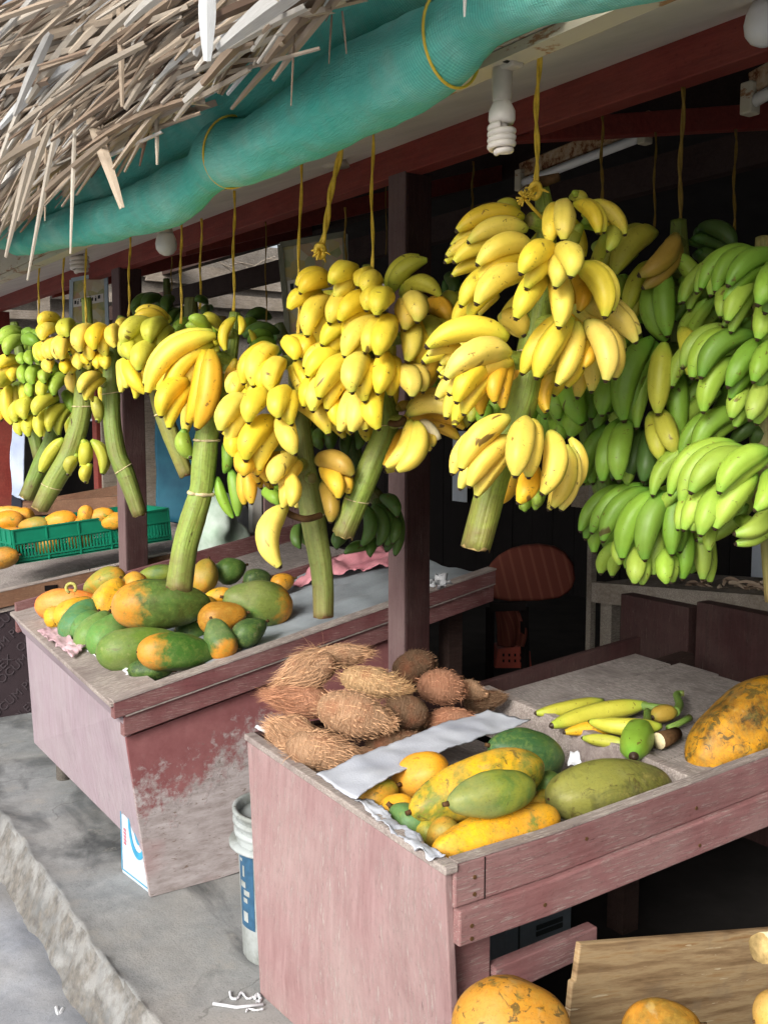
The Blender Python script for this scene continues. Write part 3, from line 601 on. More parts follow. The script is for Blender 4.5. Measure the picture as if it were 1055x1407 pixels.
for (x, y) in ((34, 905), (26, 952), (8, 880), (15, 995), (-20, 935), (60, 862), (20, 840), (95, 815)):
    P = ON(x, y, 1, Y3-.0125)
    text_mesh('OCUM PLEX', .056, R(38), P, (1, 0, 0), (0, 0, 1), 'printed_text', M['tarptext'], sh)

# ---------------------------------------------------------------- rolled shade net along the eave
net = thing('shade_net', 'rolled green shade net tied up along the eave', 'shade net', (.88, 1.8, 1.95))
def netroll(name, P, X, wob, seed):
    pts = []; rad = []
    for (x, y, r) in P:
        q = ON(x, y, 0, X); pts.append(q); rad.append(r/F*depth(q)*.98)
    pts = smooth_path(pts, 16); rad = smooth_vals(rad, 16); g = G()
    T = [0]
    for a, b2 in zip(pts, pts[1:]): T.append(T[-1]+(b2-a).length)
    k = len(pts)
    def prof(a, t):
        i = min(k-1, int(t*(k-1)+.5)); s = T[i]
        spiral = 2.5*math.sin(a*2+s*9+seed)+1.2*math.sin(a*5-s*26+seed*2)
        return 1+.022*(1-abs(noise.noise(Vector((s*7+seed, a*1.5+s*5, 3))))*3)+wob*(spiral*.32+.6*abs(noise.noise(Vector((math.cos(a)*1.2+9, math.sin(a)*1.2, s*13+a*1.1+seed))))*-2+.9*noise.noise(Vector((math.cos(a)*1.6, math.sin(a)*1.6, s*9+seed)))+.5*noise.noise(Vector((math.cos(a)*3.5, math.sin(a)*3.5, s*24+seed))))
    tube(g, pts, rad, 40, True, prof, vrange=(0, 1), ref=(0, 0, 1))
    for fi in g.uv: g.uv[fi] = [((v*(k-1)) and T[min(k-1, int(v*(k-1)+.5))]*2.0 or 0, u) for (u, v) in g.uv[fi]]
    return finish(name, g, M['net'], net, True), pts, rad
lo, lp, lr = netroll('lower_roll', [(1200, -150, 60), (1000, -75, 52), (860, -32, 38), (760, -10, 42), (700, 8, 42), (655, 26, 50), (600, 70, 60), (500, 121, 60), (400, 180, 48), (350, 206, 44), (310, 212, 46), (280, 238, 32), (240, 268, 38), (200, 286, 35), (150, 302, 30), (100, 313, 26), (50, 326, 22), (22, 338, 13)], .87, .05, 1)
uo, upt, ur = netroll('upper_roll', [(900, -150, 50), (640, -66, 48), (560, -14, 48), (480, 34, 50), (400, 84, 46), (300, 150, 45), (250, 184, 40), (200, 220, 34), (150, 252, 32), (90, 282, 26), (40, 308, 20), (5, 330, 13)], .90, .05, 5)
def tie(x, y, pts, rad, k=1.05):
    best = min(range(len(pts)), key=lambda i: abs((CX+F*(pts[i]-CAM).dot(RT)/depth(pts[i]))-x))
    p = pts[best]; t = (pts[min(len(pts)-1, best+1)]-pts[best-1]).normalized(); u = t.orthogonal().normalized(); w = t.cross(u); r = rad[best]*k
    g = G(); tube(g, [p+(u*math.cos(a)+w*math.sin(a))*r + t*.02*math.sin(a*1) for a in [i*2*math.pi/40 for i in range(41)]], .0022, 6); finish('tie_string', g, M['string'], net, True)
tie(318, 0, lp, lr, 1.02); tie(620, 0, lp, lr, 1.06)

# ---------------------------------------------------------------- thatched eave of dry palm leaves
th = thing('thatched_eave', 'shaggy eave of dry palm leaves hanging above the green net', 'thatch', (.6, 2, 2.1))
def strip(g, A, B, w, sag, tone, fold=.35, n=6, twist=0., flat=False):
    """one dry leaf: a folded ribbon narrowing to its tip"""
    d = (B-A); L = d.length; d.normalize(); view = Vector((-.4, -.7, -.45)).normalized()
    side = d.cross(view).normalized(); up = side.cross(d).normalized(); vs = []; uvs = []
    tw0 = rnd.uniform(-.15, .15) if flat else rnd.uniform(-.7, .7)
    for i in range(n+1):
        t = i/n; p = A.lerp(B, t) + Vector((0, 0, -1))*sag*4*(t*t)*.35 + Vector((0, 0, sag))*math.sin(math.pi*t)*.7
        ww = w*(.75+.25*math.sin(math.pi*min(1, t*1.4))) * (1 if t < .75 else 1-.45*(t-.75)/.25)
        a = tw0+twist*t; s = side*math.cos(a)+up*math.sin(a); u = up*math.cos(a)-side*math.sin(a)
        vs += [p-s*ww/2, p+u*ww*fold, p+s*ww/2]; uvs += [(0, t), (.5, t), (1, t)]
    fs = []
    for i in range(n):
        for j in range(2): fs.append((i*3+j, i*3+j+1, (i+1)*3+j+1, (i+1)*3+j))
    # a second skin just behind gives the leaf its thickness
    m = len(vs); vs2 = [v-up*.0008 for v in vs]; fs2 = [tuple(reversed([i+m for i in f])) for f in fs]
    rim = []
    for i in range(n): rim += [(i*3, (i+1)*3, (i+1)*3+m, i*3+m), (i*3+2, i*3+2+m, (i+1)*3+2+m, (i+1)*3+2)]
    e = n*3; rim += [(e, e+1, e+1+m, e+m), (e+1, e+2, e+2+m, e+1+m)]
    g.add(vs+vs2, fs+fs2+rim, uvs+uvs, 0, tone)
    return g
def edge_y(x):      # lower boundary of the thatch in the photograph
    P = [(-300, 480), (0, 330), (60, 280), (120, 235), (180, 195), (235, 150), (290, 105), (330, 80), (370, 55), (420, 25), (470, -10), (500, -50), (560, -110)]
    for (a, b2), (c, d) in zip(P, P[1:]):
        if x <= c: return b2+(d-b2)*(x-a)/(c-a)
    return -200
g = G(); cnt = 0
for i in range(3000):
    x = rnd.uniform(-260, 520); y = edge_y(x) - abs(rnd.gauss(0, 130)) - 2
    if y < -260: continue
    # a bright gap where the sky shows at the left edge
    if x < 60 and 90 < y < 150 and rnd.random() < .8: continue
    base = 151 + rnd.gauss(0, 9) - (22 if x < 120 and y > 150 else 0)           # image direction of the leaf's tip, degrees
    if y > edge_y(x)-35: base -= rnd.uniform(0, 14)
    L = rnd.uniform(110, 340); an = R(base)
    x1 = x+math.cos(an)*L*.5; y1 = y+math.sin(an)*L*.5; x0 = x-math.cos(an)*L*.5; y0 = y-math.sin(an)*L*.5
    if y1 > edge_y(x1)+rnd.uniform(0, 12): continue
    dpt = (edge_y(x)-y)/300
    X = .80 - rnd.uniform(0, .12) - max(0, dpt)*.14; X1 = X+rnd.uniform(-.05, .05)
    w = rnd.choice((.005, .007, .009, .013, .013, .022))*rnd.uniform(.8, 1.3)
    tone = min(1, max(0, rnd.gauss(.55, .22)))
    if rnd.random() < .12: tone = rnd.uniform(.85, 1)
    strip(g, ON(x0, y0, 0, X), ON(x1, y1, 0, X1), w, rnd.uniform(-.01, .03), tone, rnd.uniform(.15, .5), 6, rnd.uniform(-.35, .35)); cnt += 1
lay = finish('leaf_layer', g, M['leaf'], th); lay['kind'] = 'stuff'
# single leaves one can tell apart (px: x0 y0 -> x1 y1, width px, X plane, tone)
LV = [(430, -30, 300, 62, 40, .62, .95), (300, -20, 268, 70, 26, .64, .95), (420, 10, 285, 80, 18, .66, .9),
      (165, -40, 168, 142, 13, .62, .55), (118, 10, 110, 110, 14, .64, .6), (150, 40, 105, 112, 13, .66, .8), (70, 45, 20, 155, 18, .6, .95), (110, 40, 38, 138, 20, .62, .85),
      (55, 165, 8, 350, 14, .64, .75), (80, 165, 38, 382, 9, .66, .85), (70, 170, 25, 300, 12, .6, .7), (104, 150, 97, 345, 7, .66, .85), (122, 155, 168, 282, 20, .68, .6),
      (290, 100, 98, 218, 10, .7, .55), (470, -10, 375, 105, 16, .72, .6), (440, 20, 318, 145, 16, .74, .55), (400, 20, 298, 118, 22, .72, .5), (372, 0, 302, 92, 15, .74, .45),
      (218, 125, 192, 224, 8, .72, .5), (216, 120, 216, 222, 9, .72, .7), (300, 70, 155, 158, 13, .7, .5), (250, 85, 80, 168, 10, .68, .5), (262, 70, 235, 115, 8, .7, .8),
      (285, -20, 285, 78, 30, .60, 1.0), (405, 40, 400, 140, 4, .72, .3), (456, 20, 452, 82, 4, .74, .3), (470, 15, 476, 68, 4, .74, .35), (640, -40, 638, 16, 8, .78, .9),
      (200, 0, 120, 70, 16, .6, .8), (240, -20, 172, 30, 20, .58, .9), (90, 0, 0, 40, 16, .58, .8), (60, 190, -10, 230, 18, .6, .6), (130, 100, 0, 190, 14, .62, .7),
      (40, 230, -5, 330, 8, .66, .65), (64, 200, 62, 300, 5, .68, .6), (200, 60, 70, 130, 14, .6, .7), (380, -10, 250, 45, 20, .62, .5), (360, 20, 200, 90, 12, .64, .45), (350, 60, 240, 100, 12, .68, .4),
      (455, -20, 330, 40, 18, .64, .5), (390, 60, 360, 82, 10, .7, .6), (170, 170, 75, 215, 10, .68, .4), (150, 190, 30, 290, 12, .66, .45), (120, 215, 10, 300, 10, .68, .4)]
for (x0, y0, x1, y1, w, X, tn) in LV:
    X -= .03; A = ON(x0, y0, 0, X); B = ON(x1, y1, 0, X+.01); g = G()
    strip(g, A, B, w/F*depth(A)*.82, .004, tn, .18, 10, rnd.uniform(-.25, .25), True); finish('palm_leaf', g, M['leaf'], th)

# ---------------------------------------------------------------- lamps
def lathe(g, P, axis, prof, n=20, mi=0):
    axis = Vector(axis).normalized(); return tube(g, [Vector(P)+axis*h for h, r in prof], [r for h, r in prof], n, True, mi=mi)
def cfl(P, s, label, name='lamp', tilt=(0, 0, -1), turns=4.2):
    """energy-saving lamp: holder, ballast and glass spiral, hanging down from P"""
    t = thing('spiral_lamp', label, 'lamp', P); P = Vector(P); d = Vector(tilt).normalized()
    g = G(); lathe(g, P, d, [(-.01*s, .017*s), (0, .019*s), (.05*s, .0175*s), (.055*s, .016*s)], 20); finish('holder', g, M['lampbody'], t, True)
    g = G(); lathe(g, P, d, [(.052*s, .0155*s), (.058*s, .018*s), (.07*s, .024*s), (.085*s, .0245*s), (.092*s, .021*s)], 20); finish('ballast', g, M['bulb'], t, True)
    g = G(); u = d.orthogonal().normalized(); w = d.cross(u); N = 120; pts = []
    for i in range(N+1):
        q = i/N; a = q*turns*2*math.pi; rr = .0205*s*(1-.55*max(0, q-.82)/.18)
        pts.append(P+d*(.097+.046*q)*s + (u*math.cos(a)+w*math.sin(a))*rr)
    tube(g, pts, .0062*s, 10); tube(g, [P+d*.088*s, P+d*.13*s], [.011*s, .008*s], 10); finish('glass_spiral', g, M['bulb'], t, True)
    return t
q = ON(690, 98, 0, .985); l1 = cfl(q, .80, 'large spiral lamp hanging below the eave beside the big yellow bunch')
g = G(); box(g, (q.x-.012, q.y-.035, q.z-.002), (q.x+.012, q.y+.006, q.z+.022)); bevel(finish('bracket', g, M['lampbody'], l1), .004)
g = G(); tube(g, [(q.x-.012, q.y-.026, q.z+.008), (q.x-.018, q.y-.026, q.z+.008)], .006, 12); finish('screw', g, M['black'], l1)
g = G(); tube(g, smooth_path([q+Vector((0, .01, .02)), q+Vector((-.02, .03, .04)), q+Vector((-.01, .02, .07)), q+Vector((.0, .0, .08))]), .002, 6); finish('wire', g, M['black'], l1)
q = ON(108, 300, 0, 1.3); cfl(q, 1.5, 'small far spiral lamp under the left end of the net')
def bulb(P, s, label, holder=True):
    t = thing('light_bulb', label, 'lamp', P); P = Vector(P)
    g = G(); lathe(g, P, (0, 0, -1), [(-.03*s, .014*s), (0, .016*s), (.03*s, .020*s)], 18); finish('base', g, M['lampbody'], t, True)
    g = G(); lathe(g, P, (0, 0, -1), [(.031*s, .021*s), (.045*s, .027*s), (.06*s, .030*s), (.075*s, .028*s), (.086*s, .02*s), (.092*s, .008*s), (.093*s, .001*s)], 22); finish('globe', g, M['bulbwhite'], t, True)
q = ON(228, 305, 0, 1.15); bulb(q, 1.05, 'round white bulb hanging above the left banana bunches')
q = ON(1052, -25, 0, 1.55); bulb(q, 1.15, 'white bulb cut off at the top right corner')
q = ON(461, 188, 0, 1.5); t = thing('lamp_holder', 'pale empty lamp holder on the ceiling above the fruit poster', 'lamp holder', q)
g = G(); lathe(g, q, (0, 0, -1), [(0, .02), (.03, .02), (.05, .022), (.075, .038), (.08, .04)], 20); finish('cup', g, M['lampbody'], t, True)
g = G(); lathe(g, q, (0, 0, 1), [(0, .045), (.012, .045)], 20); finish('base_plate', g, M['cream'], t, True)
def batten(A, B, label, s=1):
    t = thing('tube_light', label, 'tube light', A); A = Vector(A); B = Vector(B)
    g = G(); beam(g, A, B, .06*s, .05*s); bevel(finish('housing', g, M['rusty'], t), .004)
    d = (B-A); g = G(); e = Vector((-.03*s, 0, -.045*s)); tube(g, [A+e+d*.04, B+e-d*.04], .014*s, 12); finish('glass_tube', g, M['bulbwhite'], t, True)
    for q2 in (A+d*.02, B-d*.02):
        g = G(); beam(g, q2+Vector((-.03*s, 0, .0)), q2+Vector((-.03*s, 0, -.07*s)), .035*s, .03*s, (0, 1, 0)); bevel(finish('end_cap', g, M['cream'], t), .004)
batten(ON(722, 236, 0, 2.35), ON(900, 165, 0, 2.35), 'rusty tube light fixed under the ceiling behind the red beam', 1.)
batten(ON(1040, 118, 0, 2.0), ON(1180, 40, 0, 2.0), 'rusty end of a tube light at the right edge below the red beam', 1.)

# ---------------------------------------------------------------- bananas
YELL = [(.84, .63, .055), (.85, .65, .08), (.82, .58, .04), (.85, .67, .11), (.78, .62, .055)]
PAL = {'y': YELL, 'o': [(.80, .44, .03), (.78, .46, .04)], 'c': [(.82, .62, .13), (.83, .60, .10)],
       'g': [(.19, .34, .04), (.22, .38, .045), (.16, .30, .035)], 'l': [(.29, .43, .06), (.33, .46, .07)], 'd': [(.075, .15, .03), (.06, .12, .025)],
       'm': [(.50, .48, .06), (.44, .44, .06)], 'b': [(.42, .28, .05), (.46, .30, .06)], 'k': [(.13, .09, .03)], 'h': [(.60, .56, .07), (.56, .54, .07)]}
def banana(g, A, B, bulge, r, plump=.0, nub=True, n=14):
    """one finger: neck at A, five-sided curved body, blunt tip at B"""
    ctrl = (A+B)/2 + bulge*2; pts = bez(A, ctrl, B, n); rad = []
    for i in range(n+1):
        t = i/n
        if t < .28: q = .34+.58*math.sin(t/.28*math.pi/2)
        elif t < .64: q = .92+.08*math.sin((t-.28)/.36*math.pi)
        else: u = (t-.64)/.36; q = .92*(1-u**1.8*.66)
        rad.append(r*q)
    pr = rnd.uniform(0, 6.28); f5 = rnd.uniform(.06, .11)
    d = (B-ctrl).normalized()
    pts += [B+d*r*.10, B+d*r*.15, B+d*r*.27]; rad += [r*.27, r*.17, r*.15]
    # v runs 0..0.98 along the body, the dark nub is the rest
    k = len(pts)
    def five(a, t):
        if t >= .82: return 1
        q = (a+pr) % (2*math.pi/5) - math.pi/5
        return 1+(.809/math.cos(q)-.905)*(f5*8.5)
    tube(g, pts, rad, 15, True, five)
    return g
AX = None
def bunch(label, D, stalk, hands, org=(0, 0), s=1., zoff=.0, scol=(.36, .42, .08), cut='stalkcut', group='banana bunches hanging from the eave', marks=(), back=.5, wk=1., extra=None, pal='y', top=0, jit=.10, fill=.75):
    """D = distance of the stalk; all figures are read off the photograph as ((x,y)/s + org)"""
    px = lambda x, y: (x/s+org[0], y/s+org[1])
    sp = [Wp(*px(x, y), D+dz) for (x, y, w, dz) in [(q+(0,))[:4] for q in stalk]]
    sr = [q[2]*.93/s/2/F*D for q in stalk]
    t = thing('banana_bunch', label, 'banana bunch', sp[0], group)
    g = G(); P = smooth_path(sp, 7); Rr = smooth_vals(sr, 7); a0 = rnd.uniform(0, 6)
    tube(g, P, Rr, 20, True, lambda a, tt: 1+.05*noise.noise(Vector((math.cos(a)+a0, math.sin(a), tt*9)))+.045*math.cos(6*a+a0)+.028*math.cos(11*a-a0)+.03*math.exp(-((tt*3.3)%1-.5)**2*900), capmi=1)
    for q_ in range(20): g.v[-20+q_] = g.v[-20+q_] + (P[-1]-P[-2]).normalized()*rnd.uniform(-.004, .007)
    st = finish('stalk', g, [M['stalk'], M[cut]], t, True, color=(*[c*rnd.uniform(.70, .80) for c in scol], 1))
    for (x, y, w) in marks:      # papery rings left by cut hands
        c0 = Wp(*px(x, y), D); i = min(range(len(P)), key=lambda k: (P[k]-c0).length); tg = (P[min(len(P)-1, i+1)]-P[max(0, i-1)]).normalized()
        u = tg.orthogonal().normalized(); v = tg.cross(u); r = Rr[i]*1.03; g = G(); ring = []
        for k in range(25):
            a = k*2*math.pi/24; ring.append(P[i]+(u*math.cos(a)+v*math.sin(a))*r*(1+.05*math.sin(3*a)) + tg*.006*math.sin(a+1))
        tube(g, ring, [w/s/F*D*(.5+.5*abs(math.sin(k*.8))) for k in range(25)], 6); finish('bract_scar', g, M['scar'], t, True)
    for hnd in hands:
        att = Vector(); items = []
        for e in hnd:
            x0, y0, x1, y1, w, k = e[:6]; c = e[6] if len(e) > 6 else pal
            bend = e[7] if len(e) > 7 else None
            L = math.hypot(x1-x0, y1-y0); W2 = w*wk*.87
            Lr = max(L, 2.7*W2); dz = math.sqrt(max(0, Lr*Lr-L*L))/s/F*D
            z0 = -(.022*k+.012+zoff); z1 = z0-.012-dz*.85
            if k < 0: z1 = z0 - .004
            A = Wp(*px(x0, y0), D+z0); B = Wp(*px(x1, y1), D+z1)
            dx, dy = x1-x0, y1-y0; sgn = -1 if dx < 0 else 1
            if bend is None: bend = sgn*(.13*L+.05*W2)
            n2 = Vector((dy, -dx)).normalized() if L else Vector((1, 0)); bl = (RT*n2.x - UP*n2.y)*(bend/s/F*D) - FW*(.10*W2/s/F*D+dz*.25)
            items.append((A, B, bl, W2/s/2/F*D, c)); att += A
            if w > 60 and k > 0 and rnd.random() < fill:      # a finger of the hand's inner row, half hidden behind this one
                sd3 = rnd.choice((-1, 1)); o3_ = (RT*n2.x-UP*n2.y)*(sd3*.52*W2/s/F*D)+FW*(W2*.62/s/F*D); ln = rnd.uniform(-.06, .10)
                A2 = A+o3_*.6; B2 = B+o3_+(B-A)*ln; items.append((A2, B2, bl*.9, W2*.92/s/2/F*D, c)); att += A
        att /= len(items); near = min(P, key=lambda q: (q-att).length)
        g = G(); far = near.lerp(att, .8); r0 = min(.02, max(sr)*.8); tube(g, bez(near, near.lerp(far, .5)+Vector((0, 0, .006)), far, 6), [r0, r0, r0*.9, r0*.8, r0*.75, r0*.7, r0*.5], 10)
        hd = finish('hand', g, M['stalk'], t, True, color=(*[c*.9 for c in scol], 1))
        for (A, B, bl, r, c) in items:
            g = G(); banana(g, A, B, bl, r); cc = rnd.choice(PAL[c]); f = 1+rnd.uniform(-jit, jit)
            finish('banana', g, M['banana'], hd, True, color=(min(1, cc[0]*f), min(1, cc[1]*f*rnd.uniform(.95, 1.04)), cc[2], 1))
        # the far side of the bunch, which the photograph does not see
        for (A, B, bl, r, c) in items:
            if rnd.random() > back: continue
            far = lambda Q, m: Q + FW*(2*(D-depth(Q))+m)
            g = G(); banana(g, far(A, -.01), far(B, -.01), bl-FW*(2*bl.dot(FW)), r*.92); cc = rnd.choice(PAL[c])
            finish('banana', g, M['banana'], hd, True, color=(*cc, 1))
    return t, P

Z5 = dict(org=(560, 220), s=2.512); Z4 = dict(org=(290, 330), s=2.605); Z3 = dict(org=(0, 380), s=3.014); Z6 = dict(org=(780, 280), s=2.607)
b1, P1 = bunch('biggest yellow banana bunch on a thick green stalk left of the green bunches', 1.76, [(455, 70, 52), (470, 150, 62), (478, 260, 72), (462, 420, 88), (438, 600, 102), (400, 800, 118), (345, 960, 112), (290, 1130, 110), (236, 1335, 108)], [
    [(400, 200, 172, 243, 80, 1), (412, 240, 212, 282, 78, 2), (380, 185, 300, 170, 60, -1, 'm')],
    [(345, 295, 162, 350, 76, 1), (430, 305, 243, 358, 88, 3, 'y', -34), (300, 368, 155, 398, 58, 0)],
    [(330, 395, 186, 500, 90, 1), (405, 395, 240, 492, 100, 2), (310, 470, 250, 530, 60, -1), (420, 360, 360, 420, 70, -1, 'h')],
    [(500, 320, 392, 388, 92, 5), (508, 320, 563, 398, 95, 5), (470, 395, 375, 543, 94, 4, 'y', -10), (500, 380, 522, 573, 92, 4, 'y', 12), (585, 365, 680, 538, 92, 3, 'y', 32), (570, 400, 590, 520, 70, 0, 'o')],
    [(535, 150, 538, 272, 84, 4, 'y', -6), (575, 150, 655, 250, 64, 2), (625, 150, 748, 255, 68, 1), (690, 240, 690, 312, 62, 0, 'm'), (560, 130, 610, 160, 50, -1, 'h'), (590, 240, 560, 340, 66, -1, 'm'), (600, 220, 690, 210, 40, 0, 'l')],
    [(585, 485, 785, 625, 92, 1, 'c', 30), (565, 545, 446, 748, 98, 4, 'y', -16), (585, 560, 516, 772, 84, 3, 'y', 14), (615, 560, 684, 758, 96, 3, 'c', 26), (600, 620, 605, 715, 66, 0, 'o'), (500, 740, 474, 868, 64, -1, 'o')],
    [(345, 615, 70, 642, 104, 3, 'y', -44), (350, 665, 135, 748, 104, 4, 'c', -36), (190, 660, 70, 672, 55, 1), (260, 680, 115, 705, 62, 1), (300, 700, 170, 832, 94, 3), (325, 700, 215, 840, 76, 1), (340, 690, 300, 832, 78, 2, 'o'), (320, 545, 395, 610, 92, -1, 'c'), (360, 700, 360, 768, 60, -1, 'o')],
    [(350, 890, 186, 1062, 98, 4, 'c', -30), (352, 960, 214, 1122, 92, 3, 'c', -20), (408, 895, 372, 1085, 104, 6, 'c', -8), (425, 1050, 384, 1180, 88, 3, 'o', 6), (490, 940, 466, 1148, 94, 5, 'c', 26), (545, 985, 500, 1195, 80, 3, 'c', 22), (560, 960, 570, 1140, 60, 1, 'c', 30), (430, 1150, 440, 1190, 44, -1, 'l')],
], marks=((405, 668, 3),), scol=(.36, .44, .06), **Z5)
# bunch top: cut stub, knot and dry wisps
g = G(); a = Wp(738, 252, 1.75)
for k in range(14): e = Vector((rnd.uniform(-1, 1), rnd.uniform(-1, 1), rnd.uniform(-.4, .6)))*.025; tube(g, [a, a+e*.6+Vector((0, 0, .004)), a+e], [.0016, .0012, .0006], 5)
tube(g, [a, Wp(768, 243, 1.73)], [.011, .007], 10); finish('dry_wisp', g, M['driedstem'], b1, True)

b2_, P2 = bunch('dense yellow bunch with a short thick stalk hanging left of the dark post', 2.28, [(560, 90, 40), (575, 300, 60), (600, 520, 80), (628, 660, 92), (570, 810, 92), (520, 930, 92), (470, 1055, 86)], [
    [(430, 155, 322, 186, 78, 2), (400, 205, 280, 244, 80, 1), (520, 115, 428, 152, 84, 4, 'y', -8), (598, 152, 553, 184, 84, 4)],
    [(645, 185, 770, 72, 74, 1, 'h', 26), (680, 195, 818, 198, 74, 1, 'h', 34), (505, 185, 425, 292, 88, 3, 'y', -6), (430, 215, 345, 338, 92, 2), (590, 220, 462, 286, 88, 4)],
    [(640, 205, 594, 264, 92, 6), (700, 215, 738, 288, 92, 5, 'c'), (540, 300, 400, 372, 84, 3), (610, 295, 480, 412, 90, 5), (650, 285, 598, 408, 98, 6, 'y', -6), (695, 280, 702, 430, 88, 4, 'y', 20)],
    [(410, 355, 322, 418, 76, 1), (480, 405, 348, 484, 84, 3), (520, 430, 388, 560, 90, 5), (560, 425, 505, 540, 98, 6), (625, 410, 598, 545, 86, 6, 'y', 4)],
    [(440, 495, 365, 608, 84, 3), (470, 530, 455, 662, 66, 4), (535, 520, 503, 682, 88, 5, 'c', 6), (605, 520, 598, 672, 92, 5), (385, 560, 390, 615, 60, 0)],
    [(670, 470, 720, 555, 94, 4, 'c'), (770, 240, 850, 285, 84, 0, 'o'), (750, 300, 800, 380, 94, 1, 'm'), (740, 380, 760, 510, 96, 0, 'o'), (830, 210, 870, 240, 66, -1, 'm'), (760, 420, 780, 520, 70, -1, 'o')],
    [(690, 640, 905, 672, 74, 1, 'o', 40), (705, 625, 882, 632, 84, 3, 'c', 40), (735, 655, 668, 822, 88, 4, 'c', 34), (680, 680, 620, 806, 66, 0, 'o', 16), (665, 610, 720, 596, 46, -1, 'b'), (765, 690, 792, 738, 44, 1, 'c')],
], marks=((628, 662, 3), (520, 930, 2.5)), **Z4)
g = G(); tube(g, bez(Wp(290+750/2.605, 330+650/2.605, 2.22), Wp(290+790/2.605, 330+665/2.605, 2.2), Wp(290+810/2.605, 330+716/2.605, 2.2), 8), [.006, .010, .012, .012, .012, .012, .012, .011, .010], 8); finish('peeled_stub', g, M['peel'], b2_, True)
g = G(); tube(g, bez(Wp(290+640/2.605, 330+655/2.605, 2.2), Wp(290+680/2.605, 330+665/2.605, 2.17), Wp(290+690/2.605, 330+640/2.605, 2.2), 8), .007, 8); finish('dried_stem', g, M['driedstem'], b2_, True)

b3_, P3 = bunch('ripe yellow bunch on a ragged stalk hanging between two larger yellow bunches', 2.34, [(290, 360, 40), (305, 500, 60), (325, 760, 92), (350, 900, 98), (375, 1060, 92), (398, 1200, 84), (402, 1345, 78)], [
    [(265, 365, 302, 425, 74, 4), (235, 388, 152, 518, 88, 3), (262, 435, 215, 535, 82, 4), (300, 445, 340, 528, 66, 2), (150, 490, 80, 565, 68, 1), (150, 425, 118, 480, 54, 0), (205, 520, 142, 552, 66, 1), (320, 350, 340, 400, 60, -1, 'm')],
    [(145, 575, 36, 678, 94, 3), (220, 550, 135, 648, 90, 5), (280, 540, 243, 632, 86, 6), (305, 585, 420, 690, 80, 4, 'y', 26), (240, 650, 125, 782, 104, 4), (260, 625, 300, 762, 84, 6, 'y', -6), (135, 670, 84, 772, 80, 2), (90, 640, 60, 700, 60, 0)],
    [(110, 765, 118, 838, 86, 3, 'o'), (150, 785, 146, 940, 68, 2, 'o', -6), (190, 725, 180, 885, 62, 1, 'o'), (225, 690, 205, 860, 82, 2, 'o'), (245, 740, 235, 840, 50, -1, 'o')],
    [(300, 785, 225, 868, 86, 3, 'c'), (272, 835, 285, 950, 66, 5, 'c')],
    [(268, 955, 243, 1165, 98, 5, 'c', -48), (380, 790, 505, 838, 92, 0, 'b', 20), (395, 820, 456, 920, 80, 1, 'o', 22), (400, 870, 428, 1005, 74, 0, 'b', 16)],
], marks=((350, 985, 3),), scol=(.30, .34, .08), cut='stalkcutbrown', **Z4)
g = G(); f4 = lambda x, y, d: Wp(290+x/2.605, 330+y/2.605, d); tube(g, smooth_path([f4(250, 960, 2.24), f4(290, 985, 2.24), f4(340, 998, 2.24), f4(392, 985, 2.27)], 6), .0075, 8); finish('dried_stem', g, M['driedstem'], b3_, True)

b4_, P4 = bunch('long ribbed green stalk with large drooping yellow bananas above the papayas', 2.66, [(975, 150, 50), (950, 330, 74), (905, 480, 96), (862, 640, 104), (845, 760, 112), (835, 880, 104), (800, 1000, 112), (765, 1130, 112), (742, 1290, 118)], [
    [(895, 245, 612, 478, 98, 4, 'y', -62), (885, 275, 692, 540, 88, 3, 'y', -50), (872, 305, 818, 625, 112, 5, 'o', 26), (790, 430, 668, 575, 96, 2, 'y', -30), (860, 300, 765, 425, 66, 1)],
    [(975, 170, 935, 305, 54, 4, 'y', -26), (990, 165, 992, 240, 36, 4, 'y', 14), (870, 230, 785, 175, 62, 1, 'l'), (915, 215, 838, 170, 58, 0, 'h'), (985, 350, 972, 500, 74, -1, 'o')],
    [(900, 830, 965, 998, 54, -1, 'g', -12), (955, 800, 985, 990, 68, -1, 'g', 8), (770, 640, 795, 750, 76, -1, 'l', -16), (930, 690, 930, 810, 60, -1, 'g')],
], marks=((915, 392, 7), (838, 680, 6), (820, 900, 9)), scol=(.34, .44, .08), cut='stalkcutbrown', **Z3)
b5_, P5 = bunch('plump yellow bunch with a short stalk ending behind the dark post edge', 2.95, [(600, 150, 40), (620, 330, 56), (668, 540, 74), (710, 660, 76), (772, 822, 64)], [
    [(690, 190, 560, 172, 66, 1), (640, 200, 512, 282, 88, 4, 'h', -28), (690, 200, 620, 272, 90, 3, 'h'), (570, 262, 548, 342, 74, 4, 'h')],
    [(655, 290, 578, 385, 92, 5, 'h'), (540, 320, 602, 480, 82, 2, 'y', -20), (508, 345, 522, 460, 66, 1, 'y'), (640, 370, 700, 420, 70, 0, 'y'), (690, 400, 700, 520, 80, 0, 'h')],
], marks=((672, 565, 4),), cut='stalkcutbrown', scol=(.34, .36, .08), **Z3)
b6_, P6 = bunch('small yellow bunch on a long curved blotchy stalk in front of the maroon post', 3.2, [(505, 165, 34), (490, 240, 56), (465, 380, 76), (462, 560, 74), (482, 720, 78), (525, 830, 78), (578, 985, 62)], [
    [(390, 215, 335, 310, 84, 3), (445, 215, 395, 300, 80, 4), (490, 205, 478, 292, 62, 5, 'c'), (530, 190, 500, 220, 50, 2), (500, 215, 505, 290, 50, 4)],
    [(350, 300, 370, 350, 52, 2), (380, 320, 365, 362, 50, 3), (430, 325, 440, 382, 58, 4), (400, 320, 404, 380, 56, 3)],
    [(420, 410, 335, 480, 62, 2), (400, 440, 385, 515, 40, 1), (390, 505, 410, 600, 62, -1, 'm')],
], marks=((470, 495, 3), (500, 800, 2.5)), scol=(.28, .35, .07), **Z3)
